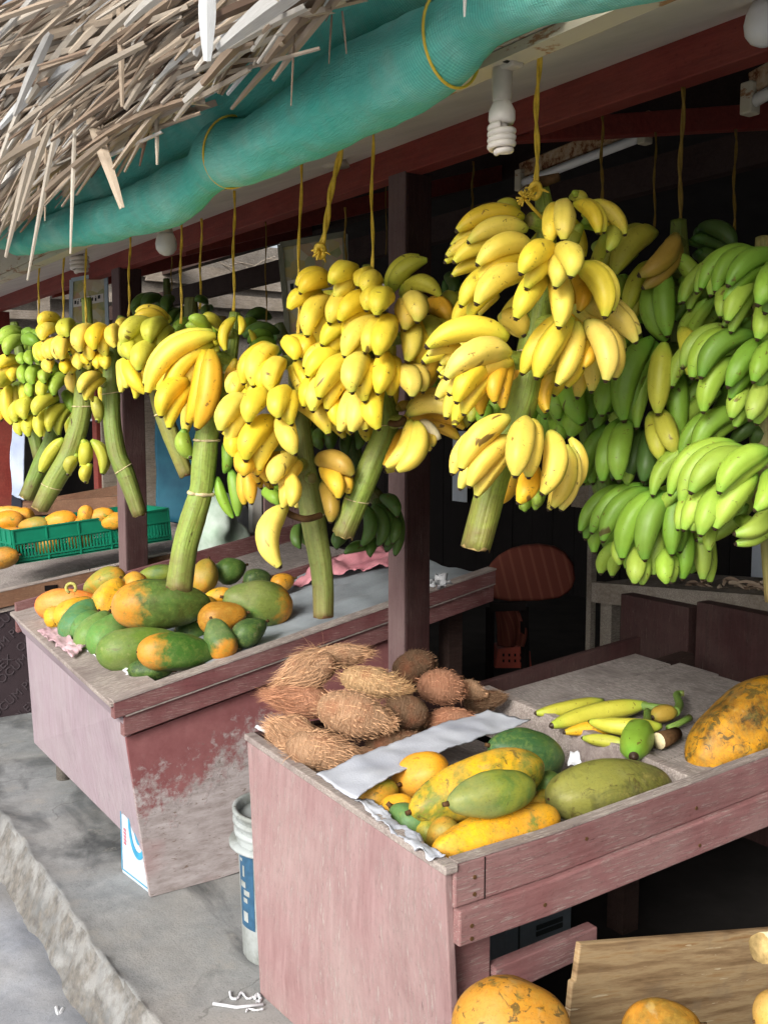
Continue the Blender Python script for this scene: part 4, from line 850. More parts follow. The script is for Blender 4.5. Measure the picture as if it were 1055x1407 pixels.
b7_, P7 = bunch('yellow bunch whose curved spotted stalk points down to the crate of mangoes', 3.4, [(360, 90, 46), (365, 250, 50), (352, 400, 80), (340, 560, 84), (295, 720, 88), (225, 850, 88), (165, 962, 74)], [
    [(250, 180, 165, 195, 58, 2), (240, 215, 178, 262, 62, 3), (305, 190, 285, 247, 64, 5, 'h')],
    [(212, 280, 185, 348, 62, 2), (250, 265, 215, 340, 62, 4, 'c'), (300, 255, 262, 342, 70, 5, 'c'), (330, 250, 320, 300, 56, 2)],
    [(222, 350, 212, 395, 56, 3), (272, 350, 272, 400, 54, 4), (322, 330, 330, 382, 62, 4), (320, 395, 315, 480, 58, -1, 'c'), (300, 350, 300, 400, 50, 2)],
    [(275, 675, 178, 808, 64, -1, 'h', -12), (355, 680, 345, 790, 64, -1, 'm', 12), (390, 680, 430, 815, 58, -1, 'm', 24), (380, 780, 362, 852, 54, -1, 'h'), (330, 740, 290, 820, 60, -1, 'm')],
], marks=((340, 535, 3), (215, 865, 2)), scol=(.30, .37, .08), **Z3)
b8_, P8 = bunch('half green bunch with rows of small fingers at the left', 3.6, [(185, 150, 26), (190, 320, 40), (215, 500, 60), (225, 640, 66), (170, 780, 74), (112, 915, 68)], [
    [(110, 270, 165, 285, 66, 2, 'g'), (110, 245, 150, 250, 55, 1, 'g'), (110, 330, 98, 360, 46, 3, 'l'), (140, 315, 134, 362, 46, 4, 'l'), (170, 315, 165, 355, 46, 3, 'l')],
    [(122, 370, 104, 440, 50, 3, 'l'), (165, 375, 138, 445, 54, 4, 'l'), (215, 395, 188, 440, 54, 4, 'l')],
    [(160, 445, 128, 495, 52, 3, 'l'), (215, 435, 180, 500, 60, 4, 'h'), (285, 420, 225, 490, 62, 3, 'l'), (240, 400, 205, 430, 50, 2, 'g')],
    [(105, 520, 68, 600, 58, 3, 'h'), (145, 510, 106, 590, 62, 4, 'h'), (240, 505, 148, 572, 68, 5, 'h')],
    [(115, 590, 88, 655, 52, 3, 'h'), (160, 580, 122, 660, 58, 4, 'h'), (205, 555, 172, 662, 58, 5, 'h'), (275, 535, 205, 640, 64, 4, 'm'), (270, 480, 300, 560, 60, 0, 'g')],
], marks=(), scol=(.22, .33, .06), **Z3)
b9_, P9 = bunch('pale yellow bunch cut off by the left edge of the photo', 3.75, [(60, 190, 34), (90, 350, 46), (120, 540, 62), (165, 755, 52)], [
    [(100, 245, 5, 278, 62, 2, 'l'), (110, 260, 30, 322, 64, 3, 'l')],
    [(90, 355, -5, 378, 62, 3, 'y'), (95, 390, 55, 432, 58, 2, 'y'), (60, 425, -12, 470, 72, 3, 'h')],
    [(45, 450, 52, 610, 64, 4, 'y', -18), (90, 445, 98, 530, 48, 3, 'h'), (12, 470, 6, 595, 50, 3, 'y', -10), (20, 560, 10, 590, 40, 1, 'o'), (-20, 440, -45, 580, 60, 2, 'y'), (-30, 380, -80, 450, 60, 2, 'y')],
], scol=(.22, .3, .06), **Z3)

b10_, P10 = bunch('green banana bunch in the middle right with a few brown yellow fingers at its top', 2.06, [(395, 60, 60), (400, 250, 80), (405, 500, 84), (408, 700, 80), (408, 900, 84), (400, 1090, 60)], [
    [(312, 105, 165, 250, 88, 3, 'm', -34), (385, 112, 258, 255, 76, 5, 'b', 20), (470, 85, 592, 160, 66, 0, 'd', 20), (430, 140, 570, 188, 58, -1, 'd'), (450, 185, 520, 245, 60, -1, 'd'), (205, 130, 132, 265, 70, 0, 'g')],
    [(300, 210, 212, 388, 72, 2, 'm', -20), (195, 270, 175, 350, 62, -1, 'l'), (310, 270, 352, 488, 84, 3, 'g', -34), (350, 245, 356, 470, 80, 5, 'g', -12), (385, 180, 488, 345, 66, 5, 'l', 12), (405, 265, 466, 460, 78, 3, 'l', 26), (260, 380, 250, 440, 50, -1, 'g')],
    [(300, 485, 200, 772, 98, 4, 'g', -44), (335, 520, 245, 800, 66, 3, 'l', -24), (345, 500, 322, 748, 82, 6, 'm', -8), (405, 450, 436, 612, 76, 5, 'h', 6), (395, 590, 402, 840, 80, 4, 'g', -8), (205, 480, 150, 580, 76, -1, 'g'), (185, 600, 122, 752, 84, 0, 'g'), (130, 580, 88, 645, 60, -1, 'l'), (430, 500, 470, 700, 60, -1, 'd')],
    [(215, 780, 182, 985, 84, 3, 'g', -22), (295, 810, 270, 990, 82, 1, 'd', -6), (345, 850, 338, 1000, 66, 0, 'd'), (330, 740, 382, 888, 76, 4, 'm', -14), (180, 760, 160, 785, 50, -1, 'l'), (230, 930, 212, 1005, 50, 0, 'l')],
    [(290, 1025, 126, 1205, 78, 3, 'g', -38), (335, 1035, 194, 1265, 86, 5, 'g', -42), (350, 1040, 275, 1270, 90, 6, 'g', -28), (388, 1035, 372, 1252, 76, 6, 'g', -8), (400, 1040, 300, 1060, 50, 2, 'g')],
    [(190, 1190, 186, 1290, 54, 1, 'l'), (250, 1220, 238, 1356, 72, 3, 'l', -8), (335, 1120, 305, 1326, 64, 4, 'l', -6), (358, 1230, 352, 1356, 68, 3, 'l'), (405, 1140, 410, 1340, 74, 4, 'g', 6), (450, 1110, 482, 1342, 74, 3, 'l', 10), (420, 1200, 436, 1320, 56, 0, 'g')],
], scol=(.16, .22, .04), wk=1.12, back=.6, **Z6)
b11_, P11 = bunch('green bunch with arching fingers on a thick stalk at the right edge', 1.84, [(700, 120, 60), (700, 350, 80), (705, 700, 110), (712, 950, 112), (735, 1180, 100), (745, 1420, 84)], [
    [(650, 175, 512, 325, 78, 2, 'l', -40), (690, 180, 530, 312, 80, 3, 'g', -48), (740, 190, 575, 290, 80, 5, 'g', -34), (800, 200, 760, 300, 80, 4, 'g')],
    [(565, 300, 545, 402, 62, 2, 'l', -12), (665, 275, 572, 418, 76, 4, 'l', -22), (722, 245, 682, 358, 90, 6, 'g', -10), (718, 340, 680, 482, 84, 4, 'l', -10), (655, 390, 555, 438, 52, 1, 'l'), (790, 330, 770, 470, 84, 4, 'g')],
    [(620, 470, 445, 620, 88, 2, 'l', -52), (665, 475, 478, 618, 88, 4, 'g', -50), (705, 500, 575, 652, 84, 5, 'g', -24), (590, 555, 485, 742, 84, 3, 'l', -28), (735, 500, 665, 635, 74, 6, 'g', -16)],
    [(645, 635, 586, 765, 74, 3, 'l', -18), (700, 640, 652, 770, 80, 5, 'l', -12), (760, 560, 790, 700, 84, 4, 'g')],
    [(640, 745, 455, 895, 84, 1, 'g', -50), (700, 790, 585, 858, 66, -1, 'd'), (690, 800, 665, 865, 60, -1, 'd')],
    [(630, 880, 408, 1075, 90, 3, 'l', -66), (650, 910, 442, 1030, 96, 5, 'l', -46), (715, 885, 543, 1030, 86, 7, 'l', -34), (672, 970, 528, 1160, 86, 6, 'l', -16), (565, 1000, 476, 1182, 88, 4, 'l', -22), (475, 1030, 448, 1168, 76, 2, 'l', -14), (712, 960, 672, 1095, 76, 6, 'l', 10)],
    [(720, 1060, 600, 1182, 78, 3, 'l', 30), (530, 1130, 505, 1240, 56, 1, 'l'), (560, 1110, 512, 1170, 56, 0, 'g'), (780, 1000, 790, 1150, 86, 4, 'l'), (600, 1130, 640, 1180, 60, 1, 'l')],
], scol=(.38, .36, .12), wk=1.08, back=.5, **Z6)
b12_, P12 = bunch('green bunch mostly hidden behind the biggest yellow bunch', 2.2, [(560, 560, 60), (590, 700, 84), (625, 900, 90), (660, 1060, 92), (700, 1200, 84)], [
    [(545, 740, 598, 905, 78, 3, 'g', -16), (600, 715, 690, 865, 78, 2, 'g', 16), (525, 770, 520, 890, 66, 2, 'g'), (520, 860, 560, 950, 76, 1, 'g'), (640, 730, 712, 910, 78, 1, 'g', 20), (510, 880, 520, 950, 60, 0, 'g')],
    [(740, 610, 712, 700, 78, 0, 'g'), (700, 700, 690, 860, 78, 0, 'g'), (660, 340, 690, 400, 60, 0, 'g'), (640, 300, 672, 350, 50, 0, 'l'), (720, 420, 730, 520, 66, 0, 'l'), (240, 840, 250, 920, 60, 0, 'g'), (200, 830, 215, 900, 50, 0, 'm'), (310, 830, 300, 880, 50, -1, 'g')],
    [(470, 1140, 440, 1205, 42, 0, 'l'), (410, 1160, 405, 1210, 42, 0, 'l')],
], marks=((660, 1090, 3),), scol=(.17, .30, .04), wk=1.25, **Z5)
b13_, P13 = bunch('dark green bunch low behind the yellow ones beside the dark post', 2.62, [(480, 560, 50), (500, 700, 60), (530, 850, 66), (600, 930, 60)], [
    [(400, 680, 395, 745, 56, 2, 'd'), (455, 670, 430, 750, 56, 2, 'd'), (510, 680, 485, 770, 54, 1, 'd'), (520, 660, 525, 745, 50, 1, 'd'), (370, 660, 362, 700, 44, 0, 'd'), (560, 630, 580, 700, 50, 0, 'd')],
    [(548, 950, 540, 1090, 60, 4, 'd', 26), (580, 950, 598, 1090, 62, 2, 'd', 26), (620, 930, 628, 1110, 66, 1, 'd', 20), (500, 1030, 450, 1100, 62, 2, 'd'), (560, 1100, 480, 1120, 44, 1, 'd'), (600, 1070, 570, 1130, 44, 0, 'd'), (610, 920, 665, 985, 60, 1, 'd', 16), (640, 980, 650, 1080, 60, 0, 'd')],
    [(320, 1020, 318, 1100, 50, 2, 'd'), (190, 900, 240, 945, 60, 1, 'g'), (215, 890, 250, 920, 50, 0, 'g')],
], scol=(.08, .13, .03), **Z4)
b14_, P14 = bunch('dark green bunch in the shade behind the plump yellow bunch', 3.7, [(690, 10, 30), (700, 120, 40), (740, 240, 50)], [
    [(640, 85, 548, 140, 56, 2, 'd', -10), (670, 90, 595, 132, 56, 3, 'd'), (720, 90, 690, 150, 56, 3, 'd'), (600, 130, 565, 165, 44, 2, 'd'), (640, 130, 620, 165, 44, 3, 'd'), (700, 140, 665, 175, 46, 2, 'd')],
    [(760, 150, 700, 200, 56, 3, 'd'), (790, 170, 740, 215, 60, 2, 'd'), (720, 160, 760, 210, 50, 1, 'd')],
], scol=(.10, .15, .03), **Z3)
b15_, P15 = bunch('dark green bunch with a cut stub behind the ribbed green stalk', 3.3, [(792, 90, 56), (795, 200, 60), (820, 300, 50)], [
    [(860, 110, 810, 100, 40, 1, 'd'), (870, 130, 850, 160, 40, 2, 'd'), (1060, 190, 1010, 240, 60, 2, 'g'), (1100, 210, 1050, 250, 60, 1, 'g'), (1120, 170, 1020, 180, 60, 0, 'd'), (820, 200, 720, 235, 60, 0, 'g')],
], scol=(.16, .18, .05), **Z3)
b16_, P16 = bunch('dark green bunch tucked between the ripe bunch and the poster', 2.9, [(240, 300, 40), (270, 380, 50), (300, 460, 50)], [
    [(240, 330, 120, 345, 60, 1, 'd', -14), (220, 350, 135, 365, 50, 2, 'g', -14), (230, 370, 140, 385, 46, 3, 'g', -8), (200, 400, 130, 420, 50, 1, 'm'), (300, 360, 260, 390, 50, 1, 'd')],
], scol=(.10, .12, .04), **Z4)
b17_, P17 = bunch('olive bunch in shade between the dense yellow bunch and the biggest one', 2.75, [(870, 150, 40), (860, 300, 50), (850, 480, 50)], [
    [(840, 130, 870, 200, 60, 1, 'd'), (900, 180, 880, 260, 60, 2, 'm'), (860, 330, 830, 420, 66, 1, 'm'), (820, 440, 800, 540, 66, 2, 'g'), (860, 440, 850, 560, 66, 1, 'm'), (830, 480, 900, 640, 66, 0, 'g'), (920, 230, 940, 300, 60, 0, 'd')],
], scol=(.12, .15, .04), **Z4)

# strings: (x_top, y_top, x_bottom, y_bottom, distance, label, dim?)
def string(x0, y0, x1, y1, D0, D1, label, r=.0032, dim=False, knot=False, fray=False):
    A = Wp(x0, y0, D0); B = Wp(x1, y1, D1); L = (A-B).length
    t = thing('string', label, 'string', B); mt = M['dimstring'] if dim else M['string']
    g = G(); n = 24
    for ph in (0, math.pi):
        tube(g, [A.lerp(B, i/n)+(RT*math.cos(i*.55+ph)+FW*math.sin(i*.55+ph))*r*.55+RT*.002*math.sin(i*.4) for i in range(n+1)], r*.72, 6)
    finish('twine', g, mt, t, True)
    if knot or fray:
        g = G(); tube(g, [B+(RT*math.cos(a)+FW*math.sin(a)*.9)*.008+Vector((0, 0, -.010*math.sin(a))) for a in [i*.4 for i in range(17)]], r*1.2, 6)
        for k in range(16 if fray else 8):
            e = Vector((rnd.uniform(-1, 1), rnd.uniform(-1, 1), rnd.uniform(-1.6 if fray else -1, .6)))*.018; q2 = B+Vector((0, 0, .0))
            tube(g, [q2, q2+e*.6, q2+e+Vector((0, 0, -.004))], [r*.6, r*.45, r*.3], 5)
        finish('knot', g, mt, t, True)
    return t
string(741, 38, 735, 262, 1.71, 1.72, 'bright yellow string holding the biggest yellow bunch', .0042, knot=True)
t = thing('flower_knot', 'frayed yellow string tuft beside the top of the biggest bunch', 'string tuft', Wp(720, 272, 1.69)); g = G(); q = Wp(720, 272, 1.69)
for k in range(40):
    e = Vector((rnd.gauss(0, 1), rnd.gauss(0, 1), rnd.gauss(0, 1))).normalized()*.014; tube(g, [q, q+e*.5, q+e], [.0018, .0014, .0016], 5)
finish('tuft', g, M['string'], t, True); g = G(); tube(g, bez(q, Wp(730, 285, 1.69), Wp(745, 300, 1.72), 6), .003, 6); finish('tail', g, M['string'], t, True)
string(512, 160, 511, 376, 2.2, 2.22, 'yellow string holding the dense yellow bunch by the dark post')
string(414, 215, 409, 470, 2.35, 2.36, 'yellow string passing in front of the fruit poster')
string(472, 182, 440, 345, 2.15, 2.2, 'thick doubled yellow string with a frayed knot over the poster', .006, fray=True)
string(322, 262, 321, 432, 2.7, 2.68, 'yellow string holding the ribbed green stalk')
string(249, 300, 249, 445, 2.9, 2.92, 'yellow string holding the plump yellow bunch')
string(277, 300, 275, 425, 3.2, 3.3, 'yellow string running down to the stub behind the ribbed stalk')
string(179, 318, 177, 435, 3.2, 3.2, 'yellow string in front of the maroon post at the left')
string(118, 320, 118, 470, 3.35, 3.35, 'yellow string tied round the thick stub before the small poster')
string(88, 330, 87, 440, 3.5, 3.55, 'yellow string second from the left edge')
string(55, 338, 53, 440, 3.7, 3.75, 'yellow string nearest the left edge')
string(827, 158, 826, 280, 2.3, 2.2, 'thin string just right of the biggest bunch top', dim=True)
string(900, 182, 898, 318, 2.4, 2.3, 'thin dim string between two green bunches', .0025, True)
string(938, 120, 932, 335, 2.05, 2.05, 'thick dull string holding the middle green bunch', .0042, True)
string(1010, 178, 1007, 330, 2.2, 2.0, 'thin string holding the green bunch at the right edge', .0028, True)
string(650, 222, 648, 290, 2.9, 2.8, 'short dim string left of the biggest bunch', .003, True)
string(474, 285, 475, 372, 2.9, 2.9, 'dull string at the right edge of the fruit poster', .003, True)
string(365, 305, 366, 445, 3.3, 3.2, 'thin dark string between ribbed stalk and fruit poster', .002, True)
string(531, 200, 530, 350, 3.1, 3.1, 'thin dark string against the dark post', .0015, True)
string(236, 352, 236, 400, 3.6, 3.6, 'thin dim string below the round white bulb', .002, True)

# ---------------------------------------------------------------- fruit on the stalls
def ovoid(g, Cn, ax, a, b, pear=.12, n=26, m=32, lump=.045, seed=0, pt=.0, rib=0, ribn=5, flat=1.):
    """papaya-like body: long axis ax, half length a, half width b; pear>0 = wider near the blossom end (+ax)"""
    ax = Vector(ax).normalized(); u = ax.cross(Vector((0, 0, 1))); u = u.normalized() if u.length > .1 else Vector((1, 0, 0)); w = ax.cross(u)
    pts = []; rad = []
    for i in range(n+1):
        th2 = math.pi*i/n; c = -math.cos(th2); r = max(0, math.sin(th2))**(.92)*(1+pear*c-.05*c*c)
        if pt: c = c + pt*max(0, c)**6*.3; 
        pts.append(c); rad.append(r*b)
    vs = []; fs = []; uvs = []
    for i in range(n+1):
        for j in range(m):
            an = 2*math.pi*j/m; q = 1+lump*noise.noise(Vector((math.cos(an)*1.3+seed, math.sin(an)*1.3, pts[i]*1.5+seed*3)))*2+.028*math.cos(5*an+seed)+.02*noise.noise(Vector((math.cos(an)*4+seed, math.sin(an)*4, pts[i]*4)))+rib*abs(math.cos(ribn*an/1.))
            vs.append(Vector(Cn)+ax*pts[i]*a+(u*math.cos(an)+w*math.sin(an)*flat)*rad[i]*q)
    for i in range(n):
        for j in range(m):
            j2 = (j+1) % m; fs.append((i*m+j, i*m+j2, (i+1)*m+j2, (i+1)*m+j)); uvs.append([(j/m, i/n), ((j+1)/m, i/n), ((j+1)/m, (i+1)/n), (j/m, (i+1)/n)])
    g.add(vs, fs, uvs); return u, w
def fruit(name, label, cat, x, y, a, b, ang, P, mat, col, group, yawd=0., pear=.12, stem=True, tip=True, **k):
    """x,y centre px; a,b half axes px; ang = image direction of the blossom end, degrees; P = world centre"""
    D = depth(P); an = R(ang); ax = RT*math.cos(an)+UP*math.sin(an) - FW*math.sin(R(yawd))
    aw = a/F*D; bw_ = b/F*D; base = P-Vector((0, 0, bw_))
    t = thing(name, label, cat, base, group); g = G(); sd2 = rnd.uniform(0, 40)
    ovoid(g, P, ax, aw/math.cos(R(yawd)), bw_, pear, seed=sd2, **k)
    finish('skin', g, M[mat], t, True, color=(*[min(1, c*rnd.uniform(.92, 1.08)) for c in col[:3]], 1))
    ax = ax.normalized()
    if stem:
        q = P-ax*aw/math.cos(R(yawd))*.985; g = G(); tube(g, [q, q-ax*.006, q-ax*.012], [.006, .005, .005], 8); finish('stem', g, M['driedstem'], t, True)
    if tip:
        q = P+ax*aw/math.cos(R(yawd))*.99; g = G(); tube(g, [q-ax*.003, q+ax*.004], [.005, .002], 8); finish('blossom_end', g, M['driedstem'], t, True)
    return t
def behind(P, ymin, bpx):
    for _ in range(60):
        if P.y - bpx/F*depth(P)*.97 >= ymin: break
        P = CAM + (P-CAM)*1.004
    return P
o1 = (0, 740); s1_ = 2.512
# (x, y, a, b, ang, lift, mat, col, label)   lift = height of the fruit's middle above the tray edge
P2L = [
 (235, 225, 108, 50, 185, .03, 'p_squash', srgb(228, 132, 50), 'salmon orange ribbed fruit with a curled stem at the far corner', 0),
 (198, 270, 42, 36, 200, .02, 'p_yellow', srgb(206, 160, 34), 'small yellow green papaya below the salmon ribbed fruit', 0),
 (258, 252, 62, 46, 215, .03, 'p_yellow', srgb(198, 160, 50), 'yellow papaya half hidden behind the blue green one', 30),
 (278, 284, 66, 56, 240, .035, 'p_green', srgb(70, 118, 78), 'blue green papaya fourth from the far front corner', 40),
 (303, 302, 46, 46, 240, .03, 'p_green', srgb(84, 126, 72), 'narrow green papaya wedged between two wider green ones', 40),
 (330, 320, 62, 54, 240, .03, 'p_green', srgb(104, 142, 70), 'light green papaya in the front row with a pale stripe', 40),
 (378, 332, 66, 60, 240, .035, 'p_green', srgb(92, 134, 66), 'green papaya leaning on the large long green one', 40),
 (488, 378, 130, 72, 185, .035, 'p_green', srgb(92, 122, 42), 'long yellowish green papaya at the front middle of the pile', 28),
 (616, 392, 118, 62, 176, .045, 'p_greenend', srgb(62, 96, 36), 'green papaya with a bright yellow end nearest the corner', 30),
 (560, 230, 150, 84, 180, .13, 'p_greenend', srgb(76, 84, 34), 'biggest dark green papaya with orange patches on top of the pile', 24),
 (362, 152, 74, 44, 20, .06, 'p_mix', srgb(148, 140, 60), 'mottled olive papaya at the far back left of the pile', 0),
 (380, 206, 60, 50, 250, .08, 'p_yellow', srgb(222, 176, 40), 'yellow papaya with orange freckles left of the biggest one', 40),
 (458, 165, 50, 42, 30, .09, 'p_yellow', srgb(214, 168, 50), 'small yellow papaya touching the back of the biggest one', 20),
 (546, 120, 62, 28, 5, .06, 'p_green', srgb(120, 138, 50), 'olive green papaya behind the hanging ribbed stalk', 0),
 (706, 128, 52, 45, 260, .08, 'p_mix', srgb(168, 136, 50), 'olive orange round papaya just right of the hanging stalk', 30),
 (798, 110, 46, 42, 200, .06, 'p_green', srgb(70, 96, 44), 'dark green round papaya at the back right of the pile', 30),
 (888, 140, 44, 34, 190, .05, 'p_green', srgb(52, 76, 40), 'darkest small green papaya at the back right', 20),
 (976, 152, 38, 32, 200, .04, 'p_orange', srgb(190, 134, 40), 'small orange papaya alone at the right end of the pile', 20),
 (890, 222, 108, 74, -12, .07, 'p_greenend', srgb(96, 112, 48), 'large mottled papaya green on the left and orange on the right', -25),
 (768, 272, 80, 52, 190, .07, 'p_mix', srgb(160, 116, 36), 'orange brown papaya under the biggest one', 10),
 (752, 202, 52, 30, 10, .05, 'p_yellow', srgb(200, 174, 40), 'yellow papaya glimpsed right of the biggest one', 0),
 (758, 345, 60, 52, 300, .05, 'p_greenend', srgb(60, 92, 46), 'small dark green papaya with a yellow tip near the rail', 40),
 (862, 322, 52, 44, 210, .05, 'p_green', srgb(58, 86, 44), 'round dark green papaya nearest the grey cover', 40),
 (668, 322, 62, 46, 200, .0, 'p_green', srgb(66, 96, 42), 'green papaya mostly buried in the middle of the pile', 20),
 (700, 250, 56, 44, 20, .02, 'p_mix', srgb(120, 120, 44), 'olive papaya glimpsed between the biggest one and the mottled one', 10),
 (640, 140, 50, 36, 30, .03, 'p_green', srgb(104, 124, 56), 'pale green papaya behind the cut end of the ribbed stalk', 10),
 (430, 300, 60, 46, 220, .02, 'p_yellow', srgb(190, 160, 50), 'yellowish papaya wedged under the left end of the biggest one', 20),
 (520, 455, 75, 34, 180, .0, 'p_green', srgb(42, 66, 30), 'shaded green papaya lying low inside the corner', 0)]
for (x, y, a, b, an, lift, mt, cl, lab, yw) in P2L:
    X, Y = x/s1_+o1[0], y/s1_+o1[1]
    P = behind(ONP(X, Y, .62+lift, SL, X0), YA+.012, b/s1_)
    t = fruit('ribbed_fruit' if 'salmon' in lab else 'papaya', lab, 'papaya' if 'salmon' not in lab else 'fruit', X, Y, a/s1_*1.04, b/s1_*1.06, an, P, mt, cl, 'papayas piled on the long stall' if 'salmon' not in lab else None, yawd=yw, rib=.05 if 'salmon' in lab else 0, pear=.22 if 'stalk' not in lab else .1, tip=(yw < 35))
    if 'salmon' in lab:
        q = Wp(98, 808, depth(P)); g = G(); tube(g, [q+(RT*math.cos(u)+UP*math.sin(u))*.018 for u in [i*.35-.8 for i in range(16)]], [.006]*16, 8); finish('curled_stem', g, M['stalk'], t, True, color=(.5, .45, .12, 1))

o2 = (340, 860); o3 = (640, 860); sA, sB = 2.512, 2.542
P1L = [
 (445, 588, 72, 58, 200, .0, 'p_mix', srgb(140, 132, 44), 'green and yellow papaya under the edge of the white sheet', 30, o2, sA),
 (500, 642, 84, 46, 20, -.02, 'p_yellow', srgb(214, 158, 40), 'slim yellow papaya between the sheet and the blue green one', 10, o2, sA),
 (556, 682, 78, 54, 320, -.02, 'p_green', srgb(92, 124, 76), 'blue green papaya at the front edge of the near tray', 20, o2, sA),
 (620, 718, 52, 40, 40, -.03, 'p_blotch', srgb(206, 172, 60), 'smallest yellow papaya speckled with green by the front edge', 10, o2, sA),
 (672, 722, 62, 46, 40, -.02, 'p_mix', srgb(150, 140, 60), 'olive papaya tucked behind the long yellow one at the corner', 20, o2, sA),
 (735, 655, 90, 46, 20, -.03, 'p_yellow', srgb(206, 156, 50), 'yellow papaya buried under the light green one', -20, o2, sA),
 (1000, 640, 60, 44, 10, -.03, 'p_mix', srgb(130, 126, 48), 'olive papaya buried where the two long yellow ones meet', 10, o2, sA),
 (595, 520, 104, 72, 25, .02, 'p_yellow', srgb(226, 152, 36), 'orange yellow papaya beside the white sheet', 20, o2, sA),
 (795, 556, 235, 92, 12, .04, 'p_blotch', srgb(226, 174, 36), 'very long yellow papaya with green and brown blotches in the middle', -30, o2, sA),
 (842, 582, 152, 70, 4, .10, 'p_green', srgb(132, 144, 52), 'light green papaya lying on top of the yellow ones', -28, o2, sA),
 (862, 716, 222, 76, 6, .025, 'p_yellow', srgb(230, 172, 24), 'long bright yellow papaya along the near rail', -32, o2, sA),
 (958, 442, 136, 76, -18, .0, 'p_green', srgb(56, 94, 52), 'dark green papaya behind the very long blotched one', -25, o2, sA),
 (1035, 560, 50, 46, 40, .0, 'p_green', srgb(90, 116, 52), 'small green papaya peeping out behind the long ones', 30, o2, sA),
 (290, 620, 62, 44, 190, -.02, 'p_mix', srgb(160, 134, 44), 'dull olive yellow papaya in the gap beside the big bruised one', 10, o3, sB),
 (505, 578, 228, 100, 178, .02, 'p_mix', srgb(128, 128, 62), 'big olive papaya with a dark bruise against the near rail', 32, o3, sB)]
for (x, y, a, b, an, lift, mt, cl, lab, yw, oo, ss) in P1L:
    X, Y = x/ss+oo[0], y/ss+oo[1]; b *= 1.12 if b > 55 else 1.2; P = behind(ONP(X, Y, .61+lift), Y1+.02, b/ss)
    fruit('papaya', lab, 'papaya', X, Y, a/ss, b/ss, an, P, mt if 'bruise' not in lab else 'p_bruise' if 'p_bruise' in M else 'p_mix', cl, 'papayas in the near tray', yawd=yw, pear=.1 if a > 150 else .16, lump=.04)
X, Y = 1022, 998; P = behind(ONP(X, Y, .60+.052, .07, 1.8), Y1+.015, 56)
fruit('papaya', 'large orange papaya with dark spots resting on the grey board at the right', 'papaya', X, Y, 96, 50, 212, P, 'p_amber', srgb(200, 138, 24), 'papayas in the near tray', yawd=24, pear=.0)
# the two fruits at the bottom stand on a low crate that is out of the frame
q = ON(702, 1412, 1, 1.22); lowz = q.z - 66/F*depth(q)*.97; rr_ = lambda px_, Q: px_/F*depth(Q)*.97
fruit('papaya', 'yellow brown papaya cut off by the bottom edge beside the pink panel', 'papaya', 702, 1412, 82, 66, 180, q, 'p_orange', srgb(184, 140, 56), 'papayas cut off by the bottom edge', pear=.1)
q2 = ONP(908, 1414, lowz+.042); fruit('papaya', 'darker olive papaya cut off by the bottom edge before the tan board', 'papaya', 908, 1414, 54, 38, 185, q2, 'p_mix', srgb(136, 104, 40), 'papayas cut off by the bottom edge')
q3 = ONP(1078, 1400, lowz+.05); fruit('papaya', 'pale fruit just entering at the bottom right corner', 'fruit', 1078, 1400, 42, 40, 185, q3, 'p_yellow', srgb(210, 170, 90), None)
cs4 = [ONP(600, 1435, lowz), ONP(1150, 1435, lowz), ONP(1150, 1640, lowz), ONP(600, 1640, lowz)]
lc = thing('low_crate', 'low wooden crate under the fruit at the bottom edge', 'crate', (sum(p.x for p in cs4)/4, sum(p.y for p in cs4)/4, 0))
g = G(); slab(g, cs4, (0, 0, -.015)); finish('crate_top', g, M['brownwood'], lc)
for p_ in cs4:
    m_ = sum(cs4, Vector())/4; p_ = p_.lerp(m_, .12); g = G(); box(g, (p_.x-.015, p_.y-.015, 0), (p_.x+.015, p_.y+.015, lowz-.016)); finish('leg', g, M['brownwood'], lc)
# tan board
A = [ON(780, 1411, 1, 1.36), ON(786, 1350, 1, 1.36), ON(797, 1297, 1, 1.36), ON(1140, 1270, 1, 1.36), ON(1140, 1411, 1, 1.36)]
bt = A[0].copy(); bt.z = 0; bt2 = A[-1].copy(); bt2.z = 0
g = G(); slab(g, [bt, A[0], A[1], A[1]+Vector((.008, 0, 0)), A[2], A[3], bt2], (0, .014, 0)); tb = finish('board', g, M['tanply'], origin=(bt.x+.15, 1.36, 0)); bevel(tb); tag(tb, 'tan weathered plywood board standing in front of the near stall', 'board')
for (x, y, r, lab) in ((1045, 1303, 20, 'pale cut stalk end poking in at the right edge over the tan board'),):
    q = Wp(x, y, 1.42); t = thing('stalk_piece', lab, 'stalk', q); g = G(); tube(g, [Wp(1140, 1290, 1.50), Wp(1090, 1297, 1.46), q], [.019, .019, .0205], 16, True, lambda a, tt: 1+.05*math.cos(5*a), capmi=1); finish('stalk', g, [M['peel'], M['stalkcut']], t, True)
    g = G(); box(g, (Wp(1140, 1290, 1.5).x-.03, Wp(1140, 1290, 1.5).y-.03, 0), (Wp(1140, 1290, 1.5).x+.03, Wp(1140, 1290, 1.5).y+.03, Wp(1140, 1290, 1.5).z-.02)); sp_ = finish('prop_block', g, M['brownwood'], t)

